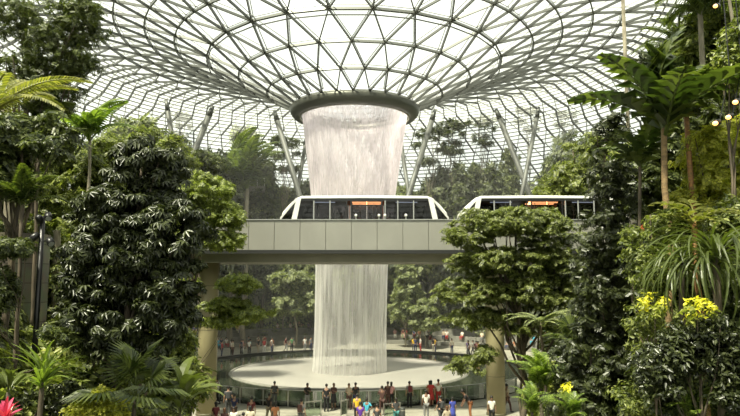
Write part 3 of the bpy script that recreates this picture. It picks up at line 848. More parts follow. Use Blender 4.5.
PH = {'umbrella': 23.8, 'round': 8.9, 'tall': 12, 'layered': 8, 'cone': 9.2, 'palm': 6.6, 'sprig': 2.0, 'broad': 2.0, 'glossy': 2.2, 'feather': 1.6}
DESC = {'umbrella': 'slender umbrella-crowned tree against the roof', 'round': 'dark round-crowned bank tree', 'tall': 'tall pale-trunked green tree',
        'layered': 'layered light green tree', 'cone': 'dark pointed tree', 'palm': 'far palm tree',
        'sprig': 'fine-leaved green shrub', 'broad': 'light broad-leaved shrub', 'glossy': 'dark glossy shrub', 'feather': 'feathery green fern'}
GRP = {'umbrella': 'umbrella trees along the roof skyline', 'round': 'round trees on the forest bank', 'tall': 'tall trees on the forest bank', 'layered': 'layered trees on the forest bank',
       'cone': 'pointed trees on the forest bank', 'palm': 'palms on the forest bank', 'sprig': 'fine-leaved shrubs', 'broad': 'broad-leaved shrubs', 'glossy': 'glossy shrubs', 'feather': 'ferns on the banks'}
PROTO = {}; LABELS = {}
def plant(kind, px, topy, Y, lab=None, base_h=None, rz=None, wide=1.0, py=None):
    """a copy of one kind with its top at px, topy when it stands Y metres away"""
    x = P(px, 280, Y).x; h = float(ground_h(x, Y))-.1 if base_h is None else base_h
    if topy is None: s = wide
    else:
        zt_ = P(px, topy, Y).z; s = (zt_-h)/PH[kind]
        if s < .35: s = .35
    rz = rng.uniform(0, 6.28) if rz is None else rz
    ss = (s*wide, s*wide, s) if topy is not None else s
    q = proj(x, Y, h+PH[kind]*s*.7)
    reg = where(*q)
    if lab is None:
        bank = ('left bank ' if x < 0 else 'right bank ') if Y < 46 else ''
        lab = DESC[kind]+(' on the '+bank.strip() if bank else ('' if kind not in ('sprig', 'broad', 'glossy', 'feather') else ' behind the pool'))+', '+('high up ' if q[1] < 195 else 'low down ' if q[1] > 250 else '')+reg
    grp = GRP[kind] + ((' on the left bank' if x < 0 else ' on the right bank') if Y < 46 and kind in ('sprig', 'broad', 'glossy') else '')
    if kind not in PROTO:
        o = PROTO[kind] = proto(kind); o.location = (x, Y, h); o.rotation_euler = (0, 0, rz); o.scale = ss if hasattr(ss, '__len__') else (ss,)*3
        o['label'] = lab; o['group'] = grp; return o
    return copy_tree(PROTO[kind], (x, Y, h), rz, ss, lab, grp)

for k, px, ty, Y, wd in [
    ('umbrella', 175, 114, 88, 1.0), ('tall', 240, 126, 92, .8), ('umbrella', 284, 138, 90, 1.0), ('round', 206, 152, 84, .6), ('umbrella', 432, 130, 90, 1.0), ('umbrella', 455, 121, 90, 1.0),
    ('umbrella', 487, 117, 90, 1.0), ('cone', 466, 156, 88, .8), ('umbrella', 533, 108, 90, 1.0), ('tall', 512, 150, 90, .7), ('umbrella', 572, 112, 86, 1.0), ('tall', 556, 158, 84, .8),
    ('cone', 497, 155, 86, .8), ('round', 150, 135, 70, .8), ('tall', 128, 118, 72, .9), ('palm', 232, 150, 84, 1), ('palm', 245, 158, 82, 1), ('cone', 262, 152, 90, .9),
    ('round', 592, 134, 74, .7), ('tall', 108, 130, 64, .8), ('round', 447, 166, 92, .6), ('tall', 478, 164, 92, .7)]:
    plant(k, px, ty, Y, wide=wd)
# middle rows of the forest bank
kk = ['round', 'layered', 'tall', 'cone', 'round', 'layered']
for i, px in enumerate(range(196, 610, 21)):
    plant(kk[(i*5) % 6], px+rng.uniform(-6, 6), 182+rng.uniform(-8, 12), 94+rng.uniform(-3, 3))
for i, px in enumerate(range(186, 610, 27)):
    plant(kk[(i*5+2) % 6], px+rng.uniform(-6, 6), 200+rng.uniform(-8, 14), 92+rng.uniform(-2, 2), wide=.9)
for i, px in enumerate(range(226, 560, 22)):
    if 318 < px < 380: continue
    plant(['layered', 'round', 'tall', 'layered'][i % 4], px+rng.uniform(-5, 5), 258+rng.uniform(-10, 18), 94.5 if abs(px-350) < 80 else 93, base_h=None, wide=.9)
plant('layered', 297, 262, 83.5, 'layered tree with a thin pale trunk left of the lower waterfall'); plant('tall', 405, 262, 84, 'tree with a slender pale trunk right of the lower waterfall'); plant('layered', 425, 300, 82, 'small bright layered tree behind the pool, right of the slender trunk')
for i, px in enumerate(range(230, 560, 15)):
    plant(['sprig', 'glossy', 'feather', 'broad'][i % 4], px, 304+rng.uniform(-8, 8), 93+rng.uniform(-.5, 1.5), wide=1.1)
for i, px in enumerate(range(228, 560, 17)):
    if 322 < px < 378: continue
    plant(['layered', 'tall', 'round', 'layered', 'cone'][i % 5], px+rng.uniform(-4, 4), 285+rng.uniform(-12, 14), 92.8+rng.uniform(-.6, .8), wide=1.15)
# pink flower beds behind the seats
for i, px in enumerate((272, 281, 290, 299, 414, 423, 432, 441)):
    x = P(px, 300, 92.2).x; h = 1.6
    root = empty('flower_bush', (x, 92.2, h), 0, 'salmon pink flowering bush, %s' % ('first' if i % 4 == 0 else 'second' if i % 4 == 1 else 'third' if i % 4 == 2 else 'fourth') + ' from the left of the bed %s' % ('left of the waterfall' if i < 4 else 'right of the waterfall'), 'bush', 'pink bushes behind the pool')
    c, nr, sz = clump_leaves(sub_clumps([(0, 0, .7, .8, .8, .5)], 14, .25), 10, .22); link('bloom', scatter('bloom', c, nr, sz, LEAF), M['flower_pink'], root)
    c, nr, sz = clump_leaves(sub_clumps([(0, 0, .45, .8, .8, .45)], 14, .3), 12, .3); link('foliage', scatter('foliage', c, nr, sz, SPRIG), M['leaf_far'], root)

# ---- low curved planter walls behind the pool
for i, (r, z0, z1, a0, a1) in enumerate(((26.6, 0, .5, .12, .88), (28.2, 0, 1.1, .15, .85), (29.8, 0, 1.9, .2, .8))):
    b = MB(); b.lathe([(r, z0), (r, z1), (r+.5, z1), (r+.5, z0)], (PX, PY, 0), 80, PI*a0, PI*a1)
    tag(b.build('wall_%s' % ('back', 'back_middle', 'back_upper')[i], M['concrete']), kind='structure')
# upper gallery seen between the trees left of the train
g0 = P(221, 186, 88); 
b = MB(); b.box(g0.x, g0.x+6, 88, 91, g0.z-.7, g0.z); b.box(g0.x+.8, g0.x+1.3, 89.5, 90, 0, g0.z-.7); b.box(g0.x+4.6, g0.x+5.1, 89.5, 90, 0, g0.z-.7); tag(b.build('wall_gallery', M['concrete']), kind='structure')
root = empty('gallery_railing', (g0.x, 88.1, g0.z), 0, 'white railing of the upper gallery between trees left of the train', 'railing')
b = MB(); b.box(0, 6, -.03, .03, 1.0, 1.08); b.build('handrail', M['white'], root)
for i in range(7):
    b = MB(); b.box(i*.98, i*.98+.06, -.03, .03, 0, 1.0); b.build('post', M['white'], root)
g1 = P(437, 284, 80)

# ---- bank shrubs
def bankfill(n, side, yr, kinds, pxr):
    for i in range(n):
        for _ in range(50):
            Y = rng.uniform(*yr); px = rng.uniform(*pxr); x = P(px, 280, Y).x; h = float(ground_h(x, Y))
            if px < 66 and Y < 21: continue
            if h > .4: 
                q = proj(x, Y, h+1.2)
                if -30 < q[1] < 440: break
        else: continue
        plant(kinds[i % len(kinds)], px, None, Y, wide=rng.uniform(.7, 1.3)*(.6+Y/40))
bankfill(46, -1, (14, 45), ['sprig', 'broad', 'glossy', 'sprig', 'feather'], (-10, 188))
bankfill(46, 1, (14, 45), ['sprig', 'glossy', 'broad', 'glossy', 'feather'], (540, 750))

# ---- left side, from far to near
tree('bank_tree', gbase(150, 52), hp([(150, 150, 52, 35, 22, 2.5), (120, 165, 52, 30, 25, 2.5), (175, 165, 52, 22, 22, 2)]), SPRIG, M['leaf_mid'], .5, 130, .7, 24, 'mid green tree behind the top of the dark left tree', trunk_r=.2, flat=.7)
tree('bank_tree', gbase(205, 60), hp([(205, 165, 60, 20, 15, 2), (196, 185, 60, 20, 18, 2)]), SPRIG, M['leaf_deep'], .5, 60, .7, 24, 'small dark crown beside the foot of the leaning roof column', trunk_r=.16, flat=.7)
tree('bank_tree', gbase(192, 36), hp([(204, 192, 35, 26, 20, 1.8), (222, 215, 35, 24, 16, 1.5), (222, 240, 35, 24, 11, 1.6), (196, 225, 35, 22, 24, 1.5)]), SPRIG, M['leaf_lime'], .25, 330, .38, 30, 'light yellow-green tree between the dark left tree and the train', trunk_r=.14, flat=.45, limbs=5, top=tuple(P(194, 195, 35)))
tree('bank_tree', gbase(190, 37.5), hp([(240, 284, 37.5, 22, 8, 1.5), (226, 304, 37.5, 24, 7, 1.3), (246, 314, 37.5, 26, 8, 1.5), (218, 322, 37.5, 26, 4, 1.2), (188, 285, 37.5, 10, 9, 1)]), SPRIG, M['leaf_lime'], .27, 230, .33, 30, 'low layered light green tree crossing the left pillar', trunk_r=.06, flat=.35, limbs=3, top=tuple(P(192, 285, 37.5)))
tree('bank_tree', gbase(75, 27), hp([(75, 185, 27, 45, 36, 2.2), (45, 225, 27, 40, 30, 2), (105, 165, 27, 30, 26, 1.8), (20, 200, 27, 30, 36, 2), (100, 225, 27, 36, 36, 2)]), SPRIG, M['leaf_mid'], .26, 480, .42, 30, 'broad mid green tree filling the left bank behind the lamp post', trunk_r=.18, flat=.6, limbs=10)
tree('bank_tree', gbase(60, 23), hp([(70, 268, 23, 28, 22, 1.2), (95, 290, 23, 22, 28, 1.2), (52, 250, 23, 22, 18, 1)]), SPRIG, M['leaf_light'], .36, 90, .36, 24, 'bright green young tree right behind the lamp post', trunk_r=.08, flat=.6)
tree('bank_tree', gbase(22, 21), hp([(62, 42, 20, 40, 34, 1.6), (50, 95, 20, 32, 26, 1.4), (15, 20, 20, 26, 26, 1.4), (84, 18, 20, 26, 20, 1.2), (76, 68, 20, 26, 16, 1.1), (30, 70, 20, 22, 20, 1.2)]), FINE, M['leaf_deep'], .22, 330, .3, 20, 'tall fine-leaved tree at the top left against the glass roof', trunk_r=.13, flat=.6, limbs=16, top=tuple(P(26, -20, 20.5)), shell=.35)
tree('bank_tree', gbase(8, 18), hp([(8, 140, 18, 28, 25, 1.2), (5, 180, 18, 22, 30, 1.2), (50, 140, 18, 22, 24, 1)]), SPRIG, M['leaf_deep'], .3, 120, .34, 24, 'dense dark green tree below the arching fronds at the left edge', trunk_r=.12, flat=.7)
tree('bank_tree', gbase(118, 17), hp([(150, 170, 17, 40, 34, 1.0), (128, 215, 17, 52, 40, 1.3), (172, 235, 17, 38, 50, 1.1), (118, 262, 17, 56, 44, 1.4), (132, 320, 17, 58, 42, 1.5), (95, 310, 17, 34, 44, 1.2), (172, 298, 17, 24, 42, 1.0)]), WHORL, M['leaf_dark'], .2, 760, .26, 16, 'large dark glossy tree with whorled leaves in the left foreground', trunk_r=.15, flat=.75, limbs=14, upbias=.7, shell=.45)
me = frond_me('frond', 2.0, 34, .42, .028, .55, 1.25, .5, m=M['palm_gold'])
cr = P(-14, 118, 12)
rosette('arching_palm', gbase(-34, 12.3), cr, me, 14, 1.0, 'palm with long arching yellow-green fronds reaching in from the left edge', el=(-8, 40), trunk_r=.09)
me = frond_me('frond', 1.5, 22, .42, .045, .75, 1.5, .5, m=M['palm_bright'])
rosette('upright_palm', gbase(88, 24), P(90, 136, 24), me, 13, 1.35, 'upright dark green palm standing out against the roof, upper left', el=(0, 48), trunk_r=.07, bark='bark_pale')
me = frond_me('frond', 1.6, 20, .5, .05, .9, 1.4, .5, m=M['palm'])
rosette('bank_palm', gbase(35, 20), P(40, 125, 20.), me, 10, .9, 'palm with drooping fronds beside the fine-leaved tree, upper left', el=(-5, 45), trunk_r=.06)
rosette('bank_palm', gbase(20, 17.2), P(22, 205, 17.2), me, 11, .8, 'small palm over the stone wall on the left bank', el=(-15, 40), trunk_r=.06)
me = strap_me('leaf', 1.1, .035, 1.2, 1.2, M['palm_bright'])
rosette('spiky_palm', gbase(45, 14.3), P(42, 382, 14.3), me, 46, .95, 'spiky rosette palm with narrow bright leaves, lower left under the lamp post', part='leaf', el=(-35, 35), trunk_r=.07, cat='plant')
me = fan_me('fan_leaf', .75, 24, R(120), .7, M['palm'], .05)
rosette('fan_palm', gbase(128, 14.6), P(135, 400, 14.6), me, 13, 1.1, 'fan palm with pleated round leaves at the foot of the dark left tree', part='fan_leaf', el=(-10, 55), trunk_r=.06)
me = paddle_me('leaf', .95, .12, 1.0, 1.3, M['palm'], .35)
rosette('broad_leaf_plant', gbase(182, 15.5), P(180, 408, 15.5), me, 15, 1.05, 'broad-leaved plant with paddle leaves at the bottom near the left pillar', part='leaf', el=(-15, 40), cat='plant', trunk_r=.04, tname='stem')
rosette('broad_leaf_plant', gbase(12, 13), P(8, 392, 13), me, 9, .6, 'dark paddle-leaved plant in the lower left corner behind the pink bracts', part='leaf', el=(-15, 40), cat='plant', trunk_r=.04, tname='stem')
me = strap_me('bract', .42, .035, 1.2, .7, M['bract'])
rosette('pink_cordyline', gbase(8, 12), P(4, 418, 12), me, 22, .95, 'plant with bright pink leaves in the bottom left corner', part='bract', el=(-25, 30), cat='plant', trunk_r=.03, tname='stem')
tree('bank_shrub', gbase(92, 14), hp([(96, 402, 14, 20, 14, .5), (115, 412, 14, 14, 10, .4), (80, 412, 14, 14, 8, .4)]), LEAF, M['leaf_yellow'], .11, 60, .14, 30, 'yellow-green leafy shrub at the bottom left of the fan palm', cat='shrub', trunk_r=.03, limbs=5)
tree('bank_shrub', gbase(25, 15), hp([(30, 415, 15, 30, 22, .6), (70, 400, 15, 25, 18, .6)]), LEAF, M['leaf_dark'], .14, 70, .16, 30, 'dark low shrub in the shade at the bottom left corner', cat='shrub', trunk_r=.03, limbs=5)
tree('bank_shrub', gbase(150, 24), hp([(180, 345, 24, 14, 14, .8), (170, 372, 24, 22, 16, .8), (180, 352, 24, 10, 16, .6)]), SPRIG, M['leaf_mid'], .3, 60, .3, 24, 'leafy shrub just left of the left pillar foot', cat='shrub', trunk_r=.04, limbs=5)
# stone wall and pale trunks on the left
a = P(-20, 232, 19.5); c = P(46, 228, 20.5)
b = MB(); n_ = 10
V = []
for i in range(n_+1):
    t = i/n_; x = a.x+(c.x-a.x)*t; y = 19.5+.9*t+.35*math.sin(PI*t)*-1
    for z in (5.5, a.z): V += [(x, y, z), (x, y+.45, z)]
Fc = []
for i in range(n_):
    q = 4*i; Fc += [(q, q+4, q+6, q+2), (q+1, q+3, q+7, q+5), (q+2, q+6, q+7, q+3)]
Fc += [(0, 2, 3, 1), (4*n_, 4*n_+1, 4*n_+3, 4*n_+2)]
b.add(V, Fc); tag(b.build('wall_left', M['stone']), kind='structure')
for px0, px1, y0, y1, Y, w_, lab, mm in ((12, 6, 230, 110, 20.9, 11, 'thick pale tree trunk with creeper at the left edge above the stone wall', 'bark_pale'), (57, 57, 345, 230, 21.5, 8, 'pale mossy trunk beside the lamp post', 'bark_pale'), (30, 38, 220, 120, 22, 5, 'slender brown trunk leaning right above the stone wall', 'bark')):
    q = P(px1, y1, Y); g_ = gbase(px0, Y); root = empty('bare_trunk', g_, 0, lab, 'tree trunk'); r = w_/2/F*Y
    wood([(bend((0, 0, -.2), q-g_, 7, 0, .02), r*1.1, r*.8)]).build('bark_stem', M[mm], root, smooth=True)
    cl = [(0+rng.uniform(-.3, .3), -.1, (q.z-g_.z)*t, .3, .3, .4) for t in (.35, .6, .8, .95)]
    p_, n2, s_ = clump_leaves(sub_clumps(cl, 16, .2), 14, .2); link('creeper', scatter('creeper', p_, n2, s_, SPRIG), M['leaf_mid'], root)
# lamp post with four spotlights
t0 = P(43, 216, 16.5); g_ = gbase(35, 16.5)
root = empty('lamp_post', g_, 0, 'dark lamp post with clustered spotlights on the left bank', 'lamp post')
top = t0-g_; bb = P(35, 345, 16.5)-g_; dirv = (top-bb).normalized(); foot = bb-dirv*(bb.z/dirv.z)
b = MB(); b.tube([foot, top], [.075, .06], 12); b.build('pole', M['black'], root, smooth=True)
for i, (ox, oz, yaw) in enumerate(((.17, .02, .6), (.25, -.62, .9), (-.12, -.5, -.9), (-.05, -.05, 3.0))):
    bb2 = MB(); at_ = top+dirv*(oz-.02); e = at_+Vector((ox, -.08, 0)); bb2.tube([at_, e], .018, 6); br = bb2.build('bracket', M['black'], root)
    d = Vector((math.sin(yaw)*.7, -math.cos(yaw)*.7, -.6)).normalized()
    b3 = MB(); b3.tube([e-d*.1, e-d*.06, e+d*.12, e+d*.13], [.05, .085, .095, .08], 14); b3.build('spotlight_head', M['black'], br, smooth=True)
    b3 = MB(); b3.tube([e+d*.125, e+d*.135], [.075, .07], 14); b3.build('lens', M['grey'], br)

# ---- right side, from far to near
tree('bank_tree', gbase(590, 50), hp([(588, 165, 50, 26, 30, 2.4), (560, 190, 50, 24, 22, 2)]), SPRIG, M['leaf_mid'], .5, 90, .7, 24, 'mid green tree behind the dark slender tree on the right', trunk_r=.2, flat=.7)
tree('layered_tree', (P(520, 300, 29).x, 29, 0), hp([(512, 222, 29, 62, 16, 2.2), (468, 236, 29, 28, 12, 1.6), (548, 240, 29, 34, 20, 1.8), (505, 262, 29, 60, 16, 2.2), (478, 292, 29, 44, 14, 1.8), (538, 292, 29, 44, 24, 1.8), (476, 318, 29, 36, 10, 1.4), (530, 325, 29, 34, 10, 1.4), (560, 270, 29, 26, 22, 1.5), (468, 364, 28.3, 20, 11, 1.0), (482, 354, 28.5, 15, 8, 1)]), SPRIG, M['leaf_olive'], .2, 1000, .3, 32, 'big layered green tree in front of the bridge, right of the waterfall', trunk_r=.17, flat=.42, limbs=24, top=tuple(P(516, 225, 29)), upbias=.9)
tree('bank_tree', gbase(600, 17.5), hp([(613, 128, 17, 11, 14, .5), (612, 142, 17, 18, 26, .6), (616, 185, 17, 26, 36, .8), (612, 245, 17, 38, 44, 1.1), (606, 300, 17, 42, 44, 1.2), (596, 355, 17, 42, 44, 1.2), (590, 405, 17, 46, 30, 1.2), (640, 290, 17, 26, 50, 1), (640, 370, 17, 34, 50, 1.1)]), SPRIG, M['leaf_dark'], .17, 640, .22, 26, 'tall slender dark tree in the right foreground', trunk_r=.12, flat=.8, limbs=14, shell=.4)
tree('bank_tree', gbase(655, 26), hp([(654, 70, 26, 16, 18, .9), (650, 92, 26, 12, 12, .7)]), SPRIG, M['leaf_dark'], .3, 40, .34, 24, 'dark crown between the tall pole and the upper right palms', trunk_r=.1)
tree('bank_tree', gbase(715, 20), hp([(722, 40, 20, 36, 40, 1.5), (700, 95, 20, 30, 26, 1.3), (735, 110, 20, 30, 46, 1.4), (690, 60, 20, 20, 18, 1)]), SPRIG, M['leaf_mid'], .3, 230, .36, 24, 'leafy green tree in the upper right corner', trunk_r=.13, limbs=12)
tree('bank_tree', gbase(712, 15.5), hp([(714, 160, 15, 34, 34, 1), (735, 200, 15, 26, 36, 1), (705, 195, 15, 26, 22, .8), (738, 140, 15, 20, 30, .8)]), SPRIG, M['leaf_yellow'], .2, 170, .24, 24, 'yellow-lit green tree under the warm spotlights at the right edge', trunk_r=.09, limbs=10)  # yellow light near the lamps is painted into these leaves
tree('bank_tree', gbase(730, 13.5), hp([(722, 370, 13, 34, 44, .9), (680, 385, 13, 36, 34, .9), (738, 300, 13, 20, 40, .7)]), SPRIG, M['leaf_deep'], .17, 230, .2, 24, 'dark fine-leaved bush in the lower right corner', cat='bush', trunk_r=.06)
tree('bank_tree', gbase(655, 21), hp([(650, 200, 21, 26, 18, 1), (640, 165, 21, 22, 26, 1), (675, 215, 21, 26, 20, 1)]), SPRIG, M['leaf_mid'], .3, 100, .34, 24, 'green tree behind the stems of the broad-leaved palm', trunk_r=.08)
me = frond_me('frond', 2.0, 26, .6, .045, .8, 1.7, .9, m=M['palm'])
rosette('feather_palm', gbase(705, 20), P(700, 12, 18.5), me, 15, .95, 'feather palm with hanging fronds at the top right', el=(-15, 45), trunk_r=.1, bark='bark_pale')
rosette('feather_palm', gbase(672, 22), P(676, 52, 21.5), me, 13, .9, 'feather palm beside the dark crown, upper right', el=(-15, 45), trunk_r=.08)
me = frond_me('frond', 1.65, 9, .66, .15, .9, .95, .4, alpha=R(36), m=M['palm'])
rosette('broad_palm', gbase(672, 14), P(664, 128, 14), me, 12, 1.3, 'palm with big broad split leaves in front of the roof on the right', el=(-5, 60), trunk_r=.085, bark='lit_tan_bark')
rosette('broad_palm', gbase(702, 14.8), P(686, 112, 14.8), me, 9, .85, 'broad-leaved palm with an orange-lit trunk under the warm lamps', el=(-10, 45), trunk_r=.075, bark='bark_orange_lit')
rosette('broad_palm', gbase(640, 15.2), P(640, 165, 15.2), me, 8, .75, 'lower broad-leaved palm beside the dark slender tree', el=(-10, 45), trunk_r=.05, bark='bark')
me = frond_me('frond', 1.1, 7, .42, .07, .7, 1.2, .3, alpha=R(45), m=M['palm_gold'])
rosette('golden_palm', gbase(700, 12.3), P(694, 222, 12.3), me, 9, .85, 'small palm with golden broad leaflets at the right', el=(-10, 40), trunk_r=.05, bark='bark_orange_lit')
me = strap_me('leaf', 1.7, .022, .8, 2.5, M['palm'], 12)
rosette('arching_grass_plant', gbase(715, 11.3), P(716, 258, 11.3), me, 98, 1.0, 'big fountain of narrow arching leaves at the right edge', part='leaf', el=(-45, 40), cat='plant', trunk_r=.08)
rosette('arching_grass_plant', gbase(680, 11.6), P(682, 262, 11.6), me, 80, .8, 'smaller fountain of narrow arching leaves left of the big one', part='leaf', el=(-45, 40), cat='plant', trunk_r=.06)
me = frond_me('frond', 1.3, 26, .42, .03, 1.0, 1.4, .4, m=M['palm_bright'])
rosette('bright_palm', gbase(540, 18), P(541, 388, 18), me, 14, .95, 'bright green feather palm below the layered tree', el=(0, 50), trunk_r=.07)
me2 = frond_me('frond', 1.5, 26, .35, .04, .4, .9, .3, m=M['leaf_far'])
rosette('tree_fern', gbase(548, 26), P(540, 322, 26), me2, 13, .95, 'tree fern with flat spreading fronds beside the layered tree trunk', 'fern', el=(-10, 22), trunk_r=.07)
rosette('low_palm', gbase(530, 14), P(532, 412, 14), me, 11, .55, 'low palm with fine fronds at the bottom edge, right of the pillar', el=(0, 50), trunk_r=.04)
rosette('low_palm', gbase(575, 13.5), P(572, 418, 13.5), me, 11, .5, 'low palm at the bottom edge under the dark slender tree', el=(0, 50), trunk_r=.04)
rosette('low_palm', gbase(700, 11), P(695, 420, 11), me, 12, .6, 'golden-green low palm in the lower right corner', el=(0, 50), trunk_r=.04)
me = fan_me('fan_leaf', .6, 20, R(120), .6, M['palm'], .05)
rosette('fan_palm', gbase(572, 24), P(574, 345, 24), me, 12, 1.1, 'fan palm with pleated leaves left of the dark slender tree', part='fan_leaf', el=(-10, 50), trunk_r=.05)
for px, py, Y, lab in ((655, 303, 11.5, 'left one of two yellow flowering sprays on the right bank'), (697, 309, 10.4, 'right one of two yellow flowering sprays on the right bank'), (566, 388, 14, 'single yellow blossom plant beside the bright feather palm')):
    g_ = gbase(px, Y+1.8); q = P(px, py, Y)-g_; sm = .35 if px == 566 else 1
    root = empty('yellow_flower_plant', g_, 0, lab, 'flower', 'yellow flowers on the right bank')
    wood([(bend((0, 0, -.1), q, 4, 0, .03), .015, .008)]).build('stem', M['bark'], root)
    s = .26*sm; c, nr, sz = clump_leaves(sub_clumps([(q.x, q.y, q.z, s, s, s*.6)], int(14*sm)+3, .08), 8, .09); link('bloom', scatter('bloom', c, nr, sz, LEAF), M['flower_yellow'], root)
    c, nr, sz = clump_leaves(sub_clumps([(q.x, q.y, q.z-.12, s, s, s*.6)], 10, .1), 8, .12); link('foliage', scatter('foliage', c, nr, sz, LEAF), M['leaf_light'], root)
g_ = gbase(643, 15); q = P(642, 236, 15)-g_; root = empty('red_flower_plant', g_, 0, 'small plant with one red flower spike beside the dark slender tree', 'flower')
wood([(bend((0, 0, -.1), q, 4, 0, .03), .02, .01)]).build('stem', M['bark'], root)
b = MB(); b.tube([q, q+Vector((0, 0, .14)), q+Vector((.02, 0, .26))], [.045, .06, .01], 7); b.build('flower_spike', mat('red_petal', (.6, .06, .02), .5), root)
# rock face on the right bank
a = P(636, 200, 22.5); c = P(700, 200, 23.5)
b = MB(); b.box(a.x, c.x, 22.5, 23.2, 5, P(640, 208, 22.5).z); o = b.build('wall_right', M['stone']); tag(o, kind='structure')
# warm spotlights hanging at the right edge
for px, py, Y, lab in ((716, 123, 12.5, 'warm glowing spotlight, lowest and leftmost of three at the right edge'), (729, 117, 12.5, 'warm glowing spotlight, middle one of three at the right edge'), (736, 102, 12.5, 'warm glowing spotlight, highest of three at the right edge'), (716, 6, 15, 'warm glowing spotlight at the very top right')):
    q = P(px, py, Y); root = empty('hanging_spotlight', q, 0, lab, 'lamp', 'warm spotlights at the right edge')
    d = Vector((-.75, -.55, -.35)).normalized()
    b = MB(); b.tube([-d*.16, -d*.12, d*.0, d*.02], [.03, .06, .07, .065], 12); b.build('housing', M['black'], root, smooth=True)
    b = MB(); b.ball(d*.03, .055, 12, (1, 1, .8)); b.build('bulb', M['lampglow'], root, smooth=True)
    b = MB(); b.tube([-d*.16, (-d*.16)+Vector((.6, .6, 1.2)), (.9, 1.1, 4)], .012, 6); b.build('cable', M['black'], root)
g_ = gbase(742, 16); q = P(727, -15, 15)-g_
root = empty('bamboo_stem', g_, 0, 'long thin tan stem crossing the top right corner', 'stem')
wood([([(0, 0, -.1), (P(741, 75, 15)-g_), q], .05, .035)]).build('cane', M['bark_pale'], root)

# denser middle storey on the right bank
tree('bank_tree', gbase(690, 17), hp([(690, 270, 16.5, 34, 26, 1), (660, 330, 16.5, 28, 34, 1), (728, 250, 16.5, 30, 30, 1), (700, 340, 16, 40, 30, 1)]), SPRIG, M['leaf_mid'], .22, 300, .27, 26, 'leafy green bush filling the right bank behind the fountain of narrow leaves', cat='bush', trunk_r=.07, limbs=8)
tree('bank_tree', gbase(665, 19), hp([(672, 150, 19, 30, 26, 1), (690, 120, 19, 26, 26, 1), (650, 185, 19, 22, 30, 1), (700, 180, 19, 26, 30, 1)]), SPRIG, M['leaf_deep'], .25, 240, .3, 26, 'dark green tree behind the broad-leaved palms', trunk_r=.08, limbs=8)
tree('bank_tree', gbase(660, 15), hp([(650, 400, 14.5, 34, 24, .8), (655, 345, 14.5, 22, 26, .7)]), LEAF, M['leaf_mid'], .13, 150, .18, 40, 'broad-leaved bush at the bottom right beside the dark slender tree', cat='bush', trunk_r=.05, limbs=6)
tree('bank_tree', gbase(20, 16), hp([(-5, 300, 16, 16, 30, .8), (62, 335, 16, 16, 12, .7), (8, 250, 16, 16, 8, .7)]), SPRIG, M['leaf_deep'], .2, 100, .22, 22, 'thin leafy bush in front of the stone wall', cat='bush', trunk_r=.04, limbs=6)

tree('bank_tree', gbase(690, 10.8), hp([(690, 352, 10.8, 34, 26, .4), (724, 345, 10.6, 26, 34, .4), (660, 372, 11, 26, 30, .5), (712, 336, 10.8, 30, 12, .35), (735, 395, 10.5, 26, 26, .4)]), LEAF, M['leaf_dark'], .1, 360, .15, 42, 'leafy dark bush under the fountains of narrow leaves', cat='bush', trunk_r=.05, limbs=8)
tree('bank_tree', gbase(648, 13.5), hp([(640, 250, 13., 16, 26, .5), (668, 225, 12.8, 18, 20, .5), (655, 275, 12.6, 22, 24, .5), (648, 315, 12.4, 20, 26, .5)]), LEAF, M['leaf_mid'], .1, 190, .15, 40, 'small-leaved green bush around the yellow sprays', cat='bush', trunk_r=.04, limbs=6)
tree('bank_tree', gbase(736, 13.5), hp([(732, 225, 13.4, 22, 26, .6), (736, 60, 13.6, 14, 40, .6)]), LEAF, M['leaf_mid'], .14, 130, .18, 34, 'climbing leafy tree at the far right edge below the warm spotlights', trunk_r=.05, limbs=6)

# ------------------------------------------------------------------ people
def skin(name, verts, edges, radii, root=0, sub=1, extra=None):
    me = bpy.data.meshes.new(name); me.from_pydata([tuple(v) for v in verts], edges, []); me.update()
    o = bpy.data.objects.new(name, me); COL.objects.link(o)
    md = o.modifiers.new('s', 'SKIN'); md.use_smooth_shade = True
    if not me.skin_vertices:
        bm = bmesh.new(); bm.from_mesh(me); bm.verts.layers.skin.verify(); bm.to_mesh(me); bm.free()
    for i, r in enumerate(radii):
        sv = me.skin_vertices[0].data[i]; sv.radius = r if hasattr(r, '__len__') else (r, r); sv.use_root = (i == root)
    m2 = o.modifiers.new('u', 'SUBSURF'); m2.levels = sub; m2.render_levels = sub
    dg = bpy.context.evaluated_depsgraph_get(); dg.update()
    out = bpy.data.meshes.new_from_object(o.evaluated_get(dg)); bpy.data.objects.remove(o); out.name = name
    for p in out.polygons: p.use_smooth = True
    return out
